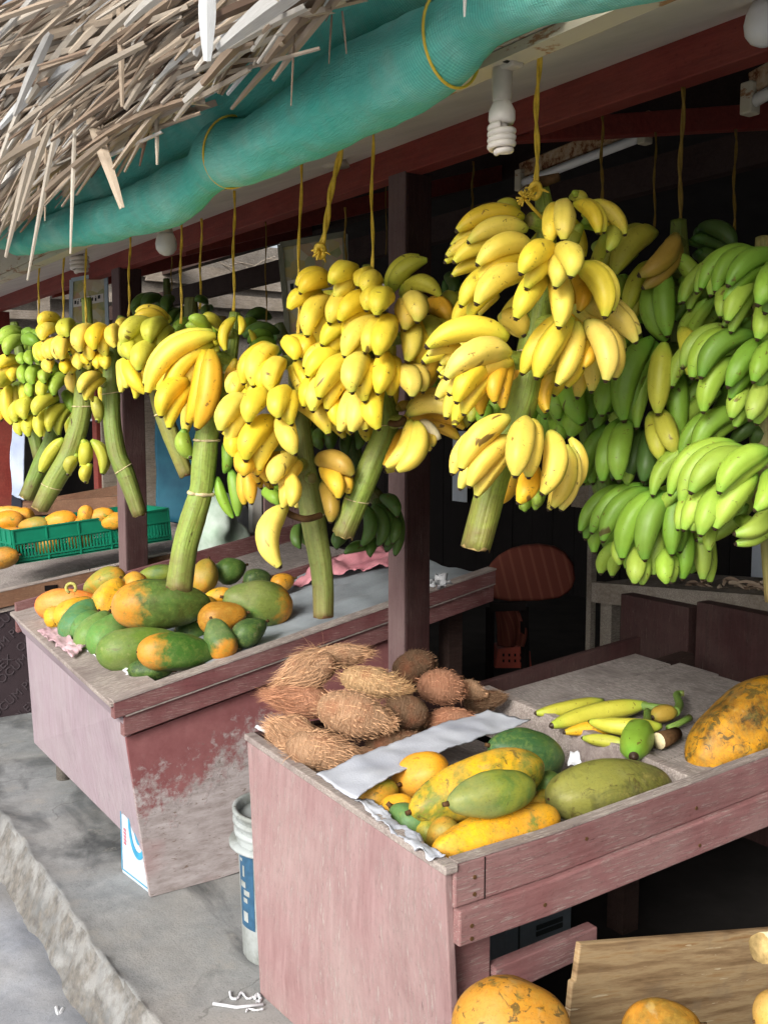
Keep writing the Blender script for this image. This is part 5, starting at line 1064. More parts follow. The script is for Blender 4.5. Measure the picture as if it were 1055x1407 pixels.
# coconuts
def coconut(label, x, y, a, b, ang, lift, col, hair=420, yw=0, long=.05, point=.5, Y=None):
    X, Yp = x/sA+o2[0], y/sA+o2[1]; P = ONP(X, Yp, .62+lift); D = depth(P)
    an = R(ang); ax = (RT*math.cos(an)+UP*math.sin(an)-FW*math.sin(R(yw))).normalized(); aw = a/sA/F*D; bw2 = b/sA/F*D
    t = thing('coconut', label, 'coconut', P-Vector((0, 0, bw2)), 'coconuts heaped at the far side of the near stall'); g = G(); n, m = 20, 26; sd2 = rnd.uniform(0, 50)
    u = ax.orthogonal().normalized(); w = ax.cross(u); vs = []; fs = []; uvs = []; P_ = []
    for i in range(n+1):
        c = -math.cos(math.pi*i/n); r = max(0, math.sin(math.pi*i/n))**.9*(1-point*.55*max(0, c)**1.2)
        for j in range(m):
            th_ = 2*math.pi*j/m; q = 1+.10*noise.noise(Vector((math.cos(th_)+sd2, math.sin(th_), c*1.5)))+.02*noise.noise(Vector((math.cos(th_)*6+sd2, math.sin(th_)*6, c*6)))
            vs.append(P+ax*c*aw*.97+(u*math.cos(th_)+w*math.sin(th_))*bw2*.95*r*q)
    for i in range(n):
        for j in range(m):
            j2 = (j+1) % m; fs.append((i*m+j, i*m+j2, (i+1)*m+j2, (i+1)*m+j)); uvs.append([(j/m, i/n), ((j+1)/m, i/n), ((j+1)/m, (i+1)/n), (j/m, (i+1)/n)])
    g.add(vs, fs, uvs); finish('husk', g, M['husk'], t, True, color=col)
    g = G()
    for k in range(int(hair*1.5)):
        i = rnd.randint(1, n-1); j = rnd.randint(0, m-1); p = Vector(vs[i*m+j]); nn = (p-P).normalized()
        stray = rnd.random() < .035
        d = (ax*rnd.uniform(.7, 1.2)*(1 if rnd.random() < .9 else -1) + nn*(rnd.uniform(.25, .9) if stray else rnd.uniform(-.12, .06)) + Vector(noise.noise_vector(p*15+Vector((sd2, 0, 0))))*.7+Vector((rnd.gauss(0, .1), rnd.gauss(0, .1), rnd.gauss(0, .1)))).normalized()
        L = long*rnd.uniform(.28, .68)*(1.4 if stray else 1); curl = Vector((rnd.gauss(0, 1), rnd.gauss(0, 1), rnd.gauss(-.3, 1)))*L*.22
        r = rnd.uniform(.0003, .0007)*(.7 if stray else 1.1)
        q0 = p+nn*.001; q1 = p+d*L*.5+nn*.003+curl*.4; q2 = p+d*L+curl-(Vector((0, 0, .01)) if stray else nn*.004)
        s = d.cross(nn).normalized(); tn = min(1, max(0, rnd.gauss(.5, .28))); h = nn*r
        g.add([q0-s*r, q0+h, q0+s*r, q1-s*r, q1+h, q1+s*r, q2], [(0, 1, 4, 3), (1, 2, 5, 4), (2, 0, 3, 5), (3, 4, 6), (4, 5, 6), (5, 3, 6)], None, 0, tn if tn != .5 else .51)
    finish('fibres', g, M['fibre'], t, False, color=col)
    return t
HC = {'t': (.54, .34, .21, 1), 'r': (.46, .24, .15, 1), 'b': (.21, .13, .08, 1), 'l': (.60, .40, .22, 1)}
coconut('shaggy tan coconut at the upper left of the heap', 215, 150, 98, 66, 200, .16, HC['t'], 900, 0, .07)
coconut('tan coconut at the very top left with combed fibres', 320, 105, 92, 44, 10, .17, HC['t'], 700, 0, .06)
coconut('light tan pointed coconut lying near the top of the heap', 440, 198, 125, 56, -12, .14, HC['l'], 800, 0, .04, .8)
coconut('dark brown round coconut beside the dark post', 573, 140, 78, 58, 20, .10, HC['b'], 260, 0, .02, .1)
coconut('orange brown coconut below the dark post', 668, 210, 84, 66, -5, .09, HC['r'], 380, 0, .025, .3)
coconut('small pointed coconut right of the orange brown one', 775, 222, 50, 36, -20, .06, HC['t'], 200, 0, .02, .8)
coconut('bare brown coconut in the middle of the heap', 549, 296, 80, 62, 160, .07, HC['b'], 260, 10, .015, .1)
coconut('large tan coconut with a pale point aimed right', 372, 305, 138, 84, -14, .09, HC['t'], 900, 0, .035, .7)
coconut('reddish coconut with wild loose fibres at the left', 190, 258, 108, 66, 170, .08, HC['r'], 1100, 0, .075, .3)
coconut('reddish coconut half buried on the right of the heap', 705, 332, 88, 54, 0, .03, HC['r'], 420, 0, .03, .2)
coconut('smooth brown coconut nearest the white sheet', 508, 402, 104, 48, 8, .01, HC['b'], 300, 0, .015, .4)
coconut('hairy coconut at the left front edge of the stall', 160, 378, 88, 70, 160, .03, HC['t'], 900, 0, .05, .3)
coconut('long fibred tan coconut lowest in the front of the heap', 250, 432, 124, 68, -10, .02, HC['t'], 1100, 0, .05, .2)
coconut('tiny coconut stub beside the white sheet', 408, 444, 46, 28, 0, -.01, HC['t'], 160, 0, .02, .6)
coconut('flattened dark coconut at the far right of the heap', 815, 258, 72, 38, 10, .02, HC['b'], 500, 0, .035, .3)
coconut('dim coconut low behind the tan ones', 600, 360, 80, 50, 0, -.02, HC['b'], 200, 0, .02, .3)

# cloths
def sheet(name, label, cat, corners, nx, ny, amp, sc, mat, thick=.0015, sag=.0, parent=None, seed=0, group=None, fray=0.):
    c = [Vector(p) for p in corners]; g = G(); vs = []; fs = []
    for j in range(ny+1):
        for i in range(nx+1):
            u, v = i/nx, j/ny; p = c[0]*(1-u)*(1-v)+c[1]*u*(1-v)+c[2]*u*v+c[3]*(1-u)*v
            nz = noise.fractal(Vector((p.x*sc+seed, p.y*sc, p.z*sc)), .8, 2, 3)
            p = p+Vector((.3*amp*noise.noise(p*sc+Vector((9, 0, 0))), .3*amp*noise.noise(p*sc+Vector((0, 9, 0))), amp*nz-sag*math.sin(math.pi*v)))
            if fray and (i in (0, nx) or j in (0, ny)): p += Vector(noise.noise_vector(p*60+Vector((seed, 0, 0))))*fray
            vs.append(p)
    for j in range(ny):
        for i in range(nx): fs.append((j*(nx+1)+i, j*(nx+1)+i+1, (j+1)*(nx+1)+i+1, (j+1)*(nx+1)+i))
    g.add(vs, fs)
    o = finish(name, g, M[mat], parent, True, origin=None if parent else c[0])
    md = o.modifiers.new('thickness', 'SOLIDIFY'); md.thickness = thick
    if label: tag(o, label, cat, group)
    return o
cc = [ONP(440, 1078, .635), ONP(505, 1092, .60), ONP(727, 990, .66), ONP(672, 975, .675)]
cc = [ONP(436, 1066, .650), ONP(487, 1092, .650), ONP(727, 988, .655), ONP(672, 975, .672)]
sheet('white_sheet', 'folded white sheet laid between the coconuts and the papayas', 'cloth', cc, 16, 60, .009, 6, 'whitecloth', .003, -.01, seed=3, fray=.004)
sheet('plastic_liner', 'crumpled white liner edge showing at the near corner of the tray', 'plastic liner', [ONP(488, 1100, .626), ONP(590, 1180, .628), ONP(612, 1176, .628), ONP(502, 1092, .622)], 40, 8, .010, 30, 'whitecloth', .001, 0, seed=8, fray=.006)
sheet('paper_scrap', 'bit of white paper tucked behind the bruised olive papaya', 'paper', [ONP(780, 1050, .63), ONP(799, 1050, .63), ONP(796, 1034, .65), ONP(784, 1032, .65)], 12, 12, .012, 40, 'litter', seed=4)
sheet('paper_scrap', 'bit of white paper at the far front corner of the near stall', 'paper', [ONP(350, 1000, .626), ONP(370, 1008, .626), ONP(372, 1000, .632), ONP(352, 996, .632)], 8, 8, .004, 40, 'litter', seed=5)
sheet('pink_bag', 'crumpled pale pink bag lying on the ledge of the long stall', 'bag', [ONP(52, 868, .642), ONP(100, 900, .642), ONP(118, 888, .650), ONP(78, 862, .650)], 26, 14, .014, 26, 'pinkwhite', seed=11, fray=.008)
sheet('liner_strip', 'torn white liner strip along the front row of green papayas', 'plastic liner', [ONP(118, 893, .635), ONP(175, 932, .63), ONP(184, 922, .645), ONP(124, 888, .65)], 26, 6, .008, 40, 'litter', seed=15, fray=.006)
q = [ONP(395, 800, .80), ONP(536, 775, .86), ONP(536, 748, .90), ONP(455, 765, .86)]
sheet('pink_bag', 'bright pink plastic bag on the long stall left of the dark post', 'bag', q, 40, 16, .03, 9, 'pinkcloth', seed=21, fray=.01)
sheet('white_scrap', 'white stringy scrap on the rail right of the dark post', 'scrap', [Wp(590, 806, 3.3), Wp(618, 802, 3.3), Wp(614, 792, 3.34), Wp(594, 796, 3.34)], 16, 10, .02, 30, 'litter', seed=2, fray=.03)

# bananas lying on the grey board
def ly(x, y, h=.02): return ONP(x/sB+o3[0], y/sB+o3[1], .608+h, .07, 1.8)
def lying(label, A, B, w, c, bend=.0, stemc=None, hA=.02, hB=.02, name='banana'):
    a, b = ly(*A, hA), ly(*B, hB); D = depth(a); t = thing(name, label, 'banana', (a+b)/2-Vector((0, 0, .02)), 'loose bananas on the grey board')
    g = G(); n = (b-a).cross(Vector((0, 0, 1))).normalized(); banana(g, a, b, n*bend/sB/F*D, w/sB/2/F*D, n=16); finish('skin', g, M['banana'], t, True, color=(*rnd.choice(PAL[c]), 1))
    if stemc:
        g = G(); pts = [ly(*p, hA) for p in stemc]; tube(g, smooth_path([a+(b-a)*.06]+pts, 5), [.012]*(len(pts)*5+1) if 0 else [.0125-.004*i/(len(pts)*5) for i in range(len(pts)*5+1)], 10, capmi=1); finish('stem', g, [M['stalk'], M['stalkcut']], t, True, color=(.16, .26, .05, 1))
    return t
lying('olive green banana at the back left of the loose ones', (478, 262), (245, 305), 56, 'm', -14)
lying('largest yellow banana with a green stem among the loose ones', (630, 275), (300, 348), 74, 'h', 20, [(660, 285), (705, 285)], .035, .03)
lying('yellow banana lying under the largest loose one', (600, 345), (345, 372), 56, 'o', 14, None, .02, .015)
lying('yellow banana lying in front and pointing left', (680, 350), (435, 335), 66, 'h', -34, None, .035, .04)
lying('short olive banana at the front by the divider', (560, 415), (408, 392), 50, 'm', 8, None, .015, .015)
lying('orange yellow banana with a curling green stem at the back right', (735, 300), (650, 320), 64, 'b', 10, [(745, 275), (735, 240), (760, 236)], .03, .03)
t = lying('plump green banana standing with its neck up', (622, 350), (585, 455), 112, 'g', 10, [(632, 325), (632, 298)], .035, .03)
t = thing('stalk_piece', 'dark cut stalk piece with a pale round face', 'stalk', ly(700, 400)); g = G(); tube(g, [ly(735, 375, .02), ly(700, 392, .022), ly(672, 402, .022)], [.016, .020, .021], 16, capmi=1); finish('bark', g, [M['driedstem'], M['peel']], t, True)
t = thing('stalk_piece', 'thin green stem with a white tip beside the loose bananas', 'stem', ly(745, 340)); g = G(); tube(g, [ly(705, 358, .012), ly(745, 340, .014), ly(782, 320, .02)], [.009, .008, .010], 10, capmi=1); finish('stem', g, [M['stalk'], M['peel']], t, True, color=(.2, .32, .06, 1))

# ---------------------------------------------------------------- things on and around the far stall
def crate(A, B, depthv, hgt, label):
    """open plastic crate: floor, four walls with ribs and slots"""
    A = Vector(A); B = Vector(B); d = B-A; L = d.length; e = d.normalized(); back = Vector(depthv); up = Vector((0, 0, 1)); up = (up-e*up.dot(e)).normalized()
    t = thing('plastic_crate', label, 'crate', (A+B)/2)
    bw3 = back.length; bk = back.normalized(); T = .008
    def wall(o, dr, ln, inn, nm):
        g = G()
        for (z0, z1) in ((0, .12), (.55, .62), (.62, 1.0)): slab(g, [o+up*hgt*z0, o+dr*ln+up*hgt*z0, o+dr*ln+up*hgt*(z1-.004), o+up*hgt*(z1-.004)], inn*T)
        k = max(4, int(ln/.016))
        for i in range(k+1): p = o+dr*(ln-.006)*i/k; slab(g, [p+up*hgt*.12, p+dr*.006+up*hgt*.12, p+dr*.006+up*hgt*.548, p+up*hgt*.548], inn*T*.8)
        for fz in (.15, .58, .97): slab(g, [o+up*hgt*fz-inn*.005, o+dr*ln+up*hgt*fz-inn*.005, o+dr*ln+up*(hgt*fz+.007)-inn*.005, o+up*(hgt*fz+.007)-inn*.005], inn*.0045)
        for i in range(6): p = o+dr*(ln-.007)*i/5; slab(g, [p-inn*.0055, p+dr*.007-inn*.0055, p+dr*.007+up*hgt-inn*.0055, p+up*hgt-inn*.0055], inn*.005)
        finish(nm, g, M['greencrate'], t)
    wall(A, e, L, bk, 'long_side'); wall(A+back, e, L, -bk, 'long_side')
    wall(A+bk*T, bk, bw3-2*T, e, 'short_side'); wall(A+e*L+bk*T, bk, bw3-2*T, -e, 'short_side')
    g = G(); slab(g, [A+up*.004, A+e*L+up*.004, A+e*L+back+up*.004, A+back+up*.004], up*.005); finish('floor', g, M['greencrate'], t); return t
Yc = 5.02
A = ON(22, 776, 1, Yc); B = ON(236, 742, 1, Yc); hC = (776-728)/F*depth(A)
crate(A, B, (-.06, .30, 0), hC, 'green plastic crate of mangoes on the far left stall')
def mango(x, y, a, b, an, D, col, lab, mt='p_yellow'):
    P = Wp(x, y, D); fruit('mango', lab, 'mango', x, y, a, b, an, P, mt, col, 'mangoes and papayas on the far stall', pear=.1)
dA = depth(A)
mango(82, 716, 24, 14, 10, dA+0.20, srgb(226, 150, 46), 'orange mango heaped in the crate left of the maroon post')
mango(48, 722, 22, 12, 5, dA+0.18, srgb(150, 140, 60), 'olive mango at the left of the crate', 'p_mix')
mango(118, 708, 14, 11, 80, dA+0.22, srgb(228, 160, 60), 'small round orange mango rising above the crate')
mango(138, 709, 20, 11, 10, dA+0.24, srgb(232, 156, 50), 'orange mango touching the small round one')
mango(105, 722, 18, 12, 10, dA+0.22, srgb(220, 150, 50), 'mango sunk in the middle of the crate')
mango(155, 716, 18, 12, 10, dA+0.24, srgb(216, 150, 50), 'mango sunk at the right part of the crate')
mango(34, 713, 16, 13, 80, dA+0.36, srgb(226, 156, 50), 'orange mango standing behind the olive one')
mango(8, 718, 26, 16, 10, dA+0.28, srgb(226, 140, 36), 'bright orange fruit on the left edge behind the crate')
mango(10, 704, 26, 9, 0, dA+0.48, srgb(222, 166, 60), 'flat yellow fruit at the left edge above the orange one')
mango(14, 737, 26, 12, 0, dA+0.13, srgb(224, 140, 40), 'orange fruit at the left edge in front of the crate corner')
mango(5, 766, 22, 15, 190, dA-.02, srgb(150, 116, 50), 'brown green papaya low at the left edge', 'p_mix')
mango(12, 752, 22, 12, 190, dA+0.28, srgb(150, 130, 60), 'olive papaya behind the brown green one', 'p_mix')
for (x, y, l) in ((66, 750, 'lowest left'), (110, 742, 'middle')):
    mango(x, y, 18, 13, 10, dA+.22, srgb(200, 150, 60), l+' mango seen through the slots of the green crate')

# little things beyond
def framed_poster(label, cs, thick, frame, marks, name='poster'):
    c = [Vector(p) for p in cs]; nrm = (c[1]-c[0]).cross(c[3]-c[0]).normalized(); nrm = nrm if nrm.dot(FW) < 0 else -nrm
    t = thing('fruit_poster', label, 'poster', (c[2]+c[3])/2); g = G(); slab(g, c, -nrm*.004); finish('sheet', g, M['poster'], t)
    g = G()
    for i in range(4): beam(g, c[i], c[(i+1) % 4], .018, .016, nrm)
    finish('frame', g, M[frame], t); ux = (c[1]-c[0]); uy = (c[3]-c[0]); g = G()
    p0 = c[0]+uy*.40+ux*.06+nrm*.003; slab(g, [p0, p0+ux*.88, p0+ux*.88+uy*.17, p0+uy*.17], nrm*.001); finish('caption_band', g, M['white'], t)
    g = G()
    for k in range(9):
        p = c[0]+ux*(.10+.085*k)+uy*(.44+.02*math.sin(k*2.1))+nrm*.0045; w_ = .055+.02*math.sin(k*5)
        slab(g, [p, p+ux*w_, p+ux*w_+uy*.07, p+uy*.07], nrm*.001)
        if k % 2: slab(g, [p-uy*.04+ux*.02, p-uy*.04+ux*.035, p+ux*.035-uy*.01, p+ux*.02-uy*.01], nrm*.001)
    finish('lettering', g, M['darkmark'], t); return t
D = 3.5; framed_poster('fruit poster in a thin metal frame hanging behind the dense yellow bunch', [Wp(385, 337, D), Wp(474, 322, D), Wp(478, 450, D), Wp(396, 462, D)], .02, 'signframe', 1)
D = 5.2; framed_poster('small pale fruit poster with a light blue edge at the left', [Wp(99, 385, D), Wp(146, 376, D), Wp(148, 450, D), Wp(98, 452, D)], .02, 'signframeblue', 1)
t = thing('sack', 'bulging white and green plastic sack behind the papaya pile', 'sack', Wp(300, 790, 5.3)); g = G(); P = Wp(298, 735, 5.3); ovoid(g, P, (0, 0, 1), .24, .15, -.1, 30, 36, .22, 3); 
for i, p in enumerate(g.v): g.v[i] = p+Vector(noise.noise_vector(p*14))*.025+Vector(noise.noise_vector(p*40))*.006
finish('bag', g, M['whitebag'], t, True); g = G(); box(g, (P.x-.2, P.y-.15, 0), (P.x+.3, P.y+.25, P.z-.2)); finish('pallet', g, M['darkwood'], t)
t = thing('sack', 'plain white sack squeezed behind the green and white one', 'sack', Wp(322, 780, 5.6)); g = G(); P = Wp(326, 740, 5.6); ovoid(g, P, (0, 0, 1), .22, .09, 0, 24, 28, .2, 9); finish('bag', g, M['whitecloth'], t, True)
P = Wp(350, 740, 5.5); g = G(); box(g, (P.x-.02, P.y-.02, 0), (P.x+.035, P.y+.03, 1.1)); o = finish('white_post', g, M['white'], origin=(P.x, P.y, 0)); tag(o, 'short white painted post behind the hanging peeled banana', 'post')
P = Wp(385, 740, 5.55); g = G()
for k in range(3): box(g, (P.x-.10+k*.085, P.y-.02, 0), (P.x-.02+k*.085, P.y, 1.05))
o = finish('plank_screen', g, M['pink'], origin=(P.x, P.y, 0)); tag(o, 'upright pinkish brown boards right of the short white post', 'board panel')
sheet('blue_tarp', 'teal blue tarp hanging behind the maroon post', 'tarp', [Wp(212, 560, 6.2), Wp(280, 560, 6.2), Wp(285, 720, 6.2), Wp(216, 720, 6.2)], 20, 20, .04, 4, 'bluetarp', .004, seed=6)
sheet('shirt', 'pale blue shirt hanging by the left maroon post', 'shirt', [Wp(17, 585, 6.0), Wp(36, 590, 6.0), Wp(34, 688, 6.0), Wp(16, 685, 6.0)], 12, 24, .05, 6, 'shirt', .01, seed=7)
sheet('trousers', 'dark trousers hanging below the pale blue shirt', 'trousers', [Wp(17, 672, 6.05), Wp(33, 672, 6.05), Wp(31, 712, 6.05), Wp(17, 712, 6.05)], 8, 14, .03, 6, 'darktrouser', .01, seed=9)
g = G(); P = Wp(207, 640, 6.6); box(g, (P.x-.1, P.y, 0), (P.x+.1, P.y+.03, 1.75)); o = finish('plank', g, M['wood_lit'], origin=(P.x, P.y, 0)); tag(o, 'upright grey plank between the maroon post and the teal tarp', 'plank')
g = G(); P = Wp(160, 640, 6.8); box(g, (P.x-.09, P.y, 0), (P.x+.09, P.y+.03, 1.7)); o = finish('plank', g, M['wood_lit'], origin=(P.x, P.y, 0)); tag(o, 'upright grey plank left of the maroon post by the crate', 'plank')
t = thing('wooden_rack', 'low brown wooden rack behind the crate of mangoes', 'rack', Wp(100, 700, 6.)); g = G(); a, b = Wp(30, 700, 6.2), Wp(170, 690, 6.2); beam(g, a, b, .03, .08); a, b = Wp(60, 692, 6.5), Wp(170, 672, 6.5); beam(g, a, b, .03, .06); finish('rail', g, M['brownwood'], t)
for x in (40, 118, 165): a = Wp(x, 700, 6.2); g = G(); box(g, (a.x-.03, a.y+.02, 0), (a.x+.03, a.y+.06, a.z+.05)); finish('leg', g, M['brownwood'], t)

# draped chair inside, bench with boxes
Dc = 4.2
t = thing('draped_chair', 'rounded chair under a red striped cloth in the dark interior', 'chair', Wp(720, 930, Dc))
def cs(x, y, d=0): return Wp(x, y, Dc+d)
g = G(); out = [(664, 800), (667, 786), (674, 773), (684, 763), (698, 755), (716, 750), (738, 748), (760, 751), (776, 760), (787, 776), (790, 796), (784, 812), (768, 822), (740, 826), (700, 827), (676, 823), (667, 814)]
slab(g, [cs(x, y, .0) for x, y in out], FW*.16+RT*.03); 
for fi in range(len(g.f)): g.uv[fi] = [((g.v[i]-cs(664, 826)).dot(RT)*3.2+(g.v[i]-cs(664, 826)).dot(UP)*.8, 0) for i in g.f[fi]]
o = finish('backrest', g, M['redcloth'], t, True); md = o.modifiers.new('b', 'BEVEL'); md.width = .035; md.segments = 5; md.limit_method = 'ANGLE'
g = G(); vs = []; n, m = 10, 16
for j in range(m+1):
    for i in range(n+1): u, v = i/n, j/m; p = cs(680+32*u+6*v+8*math.sin(v*3)*u, 838+50*v, .0); vs.append(p+FW*(.02*math.sin(u*9+v*2)))
g.add(vs, [(j*(n+1)+i, j*(n+1)+i+1, (j+1)*(n+1)+i+1, (j+1)*(n+1)+i) for j in range(m) for i in range(n)], [((k % (n+1))/n, (k//(n+1))/m) for k in range(len(vs))]); o = finish('hanging_cloth', g, M['redcloth'], t, True); md = o.modifiers.new('t', 'SOLIDIFY'); md.thickness = .01
g = G(); beam(g, cs(672, 834, -.02), cs(722, 832, -.02), .03, .035); beam(g, cs(673, 834, -.02), cs(672, 960, -.02), .025, .025, (0, 1, 0)); beam(g, cs(720, 834, .0), cs(722, 960, 0), .025, .025, (0, 1, 0)); finish('frame', g, M['blackish'], t)
t = thing('plastic_basket', 'red perforated plastic basket under the draped chair', 'basket', cs(706, 915)); g = G(); slab(g, [cs(680, 918, .02), cs(730, 918, .02), cs(728, 895, .02), cs(712, 888, .02), cs(684, 892, .02)], FW*.2); finish('body', g, M['redplastic'], t)
g = G()
for i in range(5):
    for j in range(2): q = cs(690+8*i, 898+8*j, .018); slab(g, [q, q+RT*.008, q+RT*.008-UP*.012, q-UP*.012], -FW*.002)
finish('holes', g, M['blackish'], t)
t = thing('bench', 'grey plank bench in the dark behind the green bunches', 'bench', (3., 2.4, 0)); A, B = ON(808, 808, 0, 3.0), ON(1060, 826, 0, 3.1)
Xb = 2.9; A = ON(812, 812, 0, Xb); B = ON(1062, 838, 0, Xb)
g = G(); slab(g, [A+Vector((0, 0, .035)), B+Vector((0, 0, .045)), B-Vector((0, 0, .045)), A-Vector((0, 0, .045))], (.04, 0, 0)); finish('front_board', g, M['greywood'], t)
g = G(); slab(g, [A+Vector((.041, 0, .03)), B+Vector((.041, 0, .04)), B+Vector((.5, 0, .04)), A+Vector((.5, 0, .03))], (0, 0, -.02)); finish('top', g, M['greywood'], t)
for q in (A+(B-A)*.04, A+(B-A)*.95): g = G(); box(g, (q.x+.05, q.y-.03, 0), (q.x+.1, q.y+.03, q.z+.02)); finish('leg', g, M['greywood'], t)
g = G(); q = A+(B-A)*.04; beam(g, (q.x+.07, q.y-.03, .30), (q.x+.07, q.y-.35, q.z), .03, .05, (1, 0, 0)); finish('brace', g, M['darkwood'], t)
g = G(); q = ON(816, 700, 0, 3.05); box(g, (3.03, q.y-.01, 0), (3.06, q.y+.015, 1.4)); o = finish('thin_pole', g, M['greywood'], origin=(3.04, q.y, 0)); tag(o, 'thin grey pole standing at the left end of the dark bench', 'pole')
for (x0, x1, y0, y1, m, lab) in ((850, 946, 835, 915, 'post', 'plain brown wooden box under the bench'), (952, 1075, 850, 965, 'post', 'dark maroon wooden box at the right end under the bench')):
    a = ON(x0, y1, 0, 2.84); c_ = ON(x1, y0, 0, 2.84); t = thing('wooden_box', lab, 'box', ((a.x+.2), (a.y+c_.y)/2, 0)); g = G(); box(g, (2.84, c_.y, 0), (3.2, a.y, c_.z if c_.z > a.z else a.z)); bevel(finish('body', g, M[m], t)); g = G(); box(g, (2.83, c_.y+.003, min(.3, a.z)), (2.839, a.y-.003, min(.3, a.z)+.03)); finish('batten', g, M['darkwood'], t)
g = G()
for k in range(26):
    q = ON(960+rnd.uniform(-40, 90), 800+rnd.uniform(0, 12), 0, 3.05); e = Vector((rnd.uniform(-.3, .3), rnd.uniform(-1, 1), rnd.uniform(-.05, .25)))*.12; strip(g, q, q+e, .02, .01, rnd.uniform(.1, .6), .3, 4)
o = finish('dry_leaves', g, M['leaf'], origin=ON(980, 810, 0, 3.05)); tag(o, 'dry leaves scattered on top of the dark bench', 'dry leaves', kind='stuff')
# carton below the near stall
a = ON(694, 1322, 1, 1.9); c_ = ON(785, 1245, 1, 1.9); t = thing('carton', 'blue grey carton with two dark marks under the near stall', 'carton', (a.x, 1.9, 0))
g = G(); box(g, (a.x, 1.9, 0), (c_.x, 2.15, c_.z)); bevel(finish('body', g, M['styro'], t)); g = G()
xm = a.x+(c_.x-a.x)*.18; box(g, (xm, 1.8965, 0), (xm+.004, 1.8995, c_.z)); 
for zz in (.28, .48): 
    zc = c_.z-(c_.z-a.z)*zz; box(g, (a.x+(c_.x-a.x)*.45, 1.8965, zc-.006), (a.x+(c_.x-a.x)*.85, 1.8995, zc+.006))
finish('print', g, M['darkmark'], t)

# white carton behind the flaking side of the long stall
a = ON(205, 1243, 2, 0); b = ON(160, 1207, 2, 0)
t = thing('carton', 'white carton with blue round emblem wedged under the long stall', 'carton', (a.x+.1, a.y+.1, 0)); A0 = Vector((1.022, 2.83, 0)); B0 = Vector((1.002, 3.01, 0)); hC = .19
g = G(); slab(g, [A0, B0, B0+Vector((.28, 0, 0)), A0+Vector((.28, 0, 0))], (0, 0, hC)); bevel(finish('body', g, M['carton'], t), .002)
e = (B0-A0).normalized(); nv = Vector((-1, 0, 0)); L = (B0-A0).length
def cpt(u, z, k=.0015): return A0+e*L*u+Vector((0, 0, z))+nv*k
g = G(); 
for k in range(22):
    a1, a2 = math.pi*(.98+k/22*1.04), math.pi*(.98+(k+1)/22*1.04)
    p = [cpt(.36+.27*math.cos(a1), .19+.085*math.sin(a1)), cpt(.36+.27*math.cos(a2), .19+.085*math.sin(a2)), cpt(.36+.34*math.cos(a2), .19+.107*math.sin(a2)), cpt(.36+.34*math.cos(a1), .19+.107*math.sin(a1))]; slab(g, p, nv*.001)
for k in range(12):
    a1, a2 = math.pi*(1.2+k/12*.6), math.pi*(1.2+(k+1)/12*.6); slab(g, [cpt(.33, .20), cpt(.33+.17*math.cos(a1), .20+.07*math.sin(a1)), cpt(.33+.17*math.cos(a2), .20+.07*math.sin(a2))], nv*.001)
slab(g, [cpt(.02, .012), cpt(.98, .012), cpt(.98, .015), cpt(.02, .015)], nv*.001); slab(g, [cpt(.97, .012), cpt(.99, .012), cpt(.99, .2), cpt(.97, .2)], nv*.001)
finish('blue_emblem', g, M['logoblue'], t)
g = G()
for k in range(5): slab(g, [cpt(.80-.01*(k % 2), .10+k*.011), cpt(.88, .102+k*.011), cpt(.88, .109+k*.011), cpt(.81, .107+k*.011)], nv*.001)
finish('red_lettering', g, M['logored'], t)

# bucket
q = ON(352, 1372, 2, 0); bx, by = 1.125, 2.37
bx, by = 1.205, 2.33
t = thing('bucket', 'dirty white plastic bucket with a blue label between the two stalls', 'bucket', (bx, by, 0)); Pb = Vector((bx, by, 0)); hb = .405; rt_, rb_ = .118, .102
g = G(); lathe(g, Pb, (0, 0, 1), [(0, rb_*.96), (.006, rb_), (hb*.74, rt_*.94), (hb*.76, rt_*.95)], 48); finish('body', g, M['bucket'], t, True)
g = G()
for i, (z, r, th3) in enumerate(((.77, 1.14, .012), (.85, 1.03, .018), (.92, 1.05, .016))): lathe(g, Pb, (0, 0, 1), [(hb*z-th3/2, rt_*.95), (hb*z-th3*.3, rt_*r), (hb*z+th3*.3, rt_*r), (hb*z+th3/2, rt_*.95)], 48)
vs = []; fs = []; N = 48
prof = [(hb*.76, rt_*.96), (hb*.965, rt_*1.0), (hb*.975, rt_*1.06), (hb*1.0, rt_*1.06), (hb*1.0, rt_*.96), (hb*.93, rt_*.93), (hb*.5, rt_*.88), (hb*.5, .002)]
for (z, r) in prof:
    for k in range(N): a = 2*math.pi*k/N; vs.append(Pb+Vector((r*math.cos(a), r*math.sin(a), z)))
for i in range(len(prof)-1):
    for k in range(N): k2 = (k+1) % N; fs.append((i*N+k, i*N+k2, (i+1)*N+k2, (i+1)*N+k))
g.add(vs, fs); finish('rim', g, M['bucket'], t, True)
g = G(); vs = []; fs = []; va = math.atan2(CAM.y-by, CAM.x-bx); n = 14
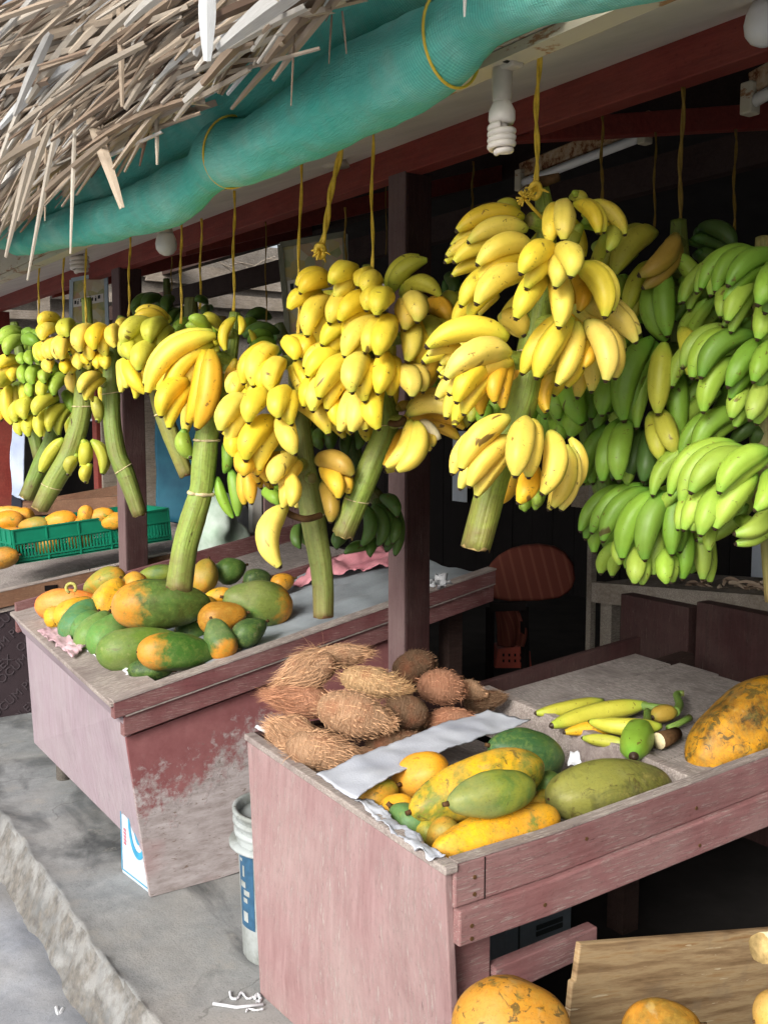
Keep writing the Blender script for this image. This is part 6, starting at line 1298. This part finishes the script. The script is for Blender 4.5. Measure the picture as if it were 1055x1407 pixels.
def bpt(a, z, k=.0012): rr = rb_+(rt_*.94-rb_)*(z/(hb*.74))+k; return Pb+Vector((rr*math.cos(a), rr*math.sin(a), z))
a_l, a_r = va-1.25, va-.68
def patch(g, a0, a1, z0, z1, k=.0012, n=10):
    vs = []; 
    for j in (z0, z1):
        for i in range(n+1): vs.append(bpt(a0+(a1-a0)*i/n, j, k))
    g.add(vs, [(i, i+1, n+1+i+1, n+1+i) for i in range(n)])
patch(g, a_l, a_r, .095, .31); finish('blue_label', g, M['bucketblue'], t, True)
g = G()
for (z0, z1, u0, u1) in ((.275, .283, .1, .3), (.235, .265, .3, .45), (.205, .222, .1, .5), (.185, .20, .35, .75), (.165, .178, .3, .6), (.112, .14, .25, .6)): patch(g, a_l+(a_r-a_l)*u0, a_l+(a_r-a_l)*u1, z0, z1, .002, 4)
finish('label_print', g, M['bucket'], t)

# litter
def scrap(label, pts, r, nm='paper_scrap', flat=.5):
    t = [ON(x, y, 2, .006) for x, y in pts]; g = G(); P = smooth_path(t, 5); tube(g, P, [r*rnd.uniform(.6, 1.2) for _ in P], 7)
    o = finish(nm, g, M['litter'], origin=t[0]); tag(o, label, 'litter')
g = G(); tube(g, [ON(293, 1379, 2, .006), ON(325, 1384, 2, .006), ON(362, 1380, 2, .006)], .004, 10); o = finish('drinking_straw', g, M['litter'], smooth=True, origin=ON(325, 1384, 2, 0)); tag(o, 'bent white straw on the concrete before the bucket', 'straw')
scrap('curled paper scrap right at the foot of the bucket', [(316, 1362), (318, 1371), (326, 1372), (332, 1364), (340, 1372), (348, 1370)], .0032)
scrap('crumpled white scrap between bucket and pink panel', [(350, 1372), (354, 1366), (358, 1374), (352, 1376)], .0045)
scrap('tiny white scrap below the straw', [(338, 1390), (342, 1386), (352, 1388), (362, 1386)], .003)
t = [ON(x, y, 2, RZ+.014) for x, y in ((78, 1384), (81, 1394), (87, 1386), (84, 1392))]; g = G(); tube(g, smooth_path(t, 4), .005, 6); o = finish('paper_scrap', g, M['litter'], origin=t[0]); tag(o, 'single white scrap lying on the road at the bottom left', 'litter')
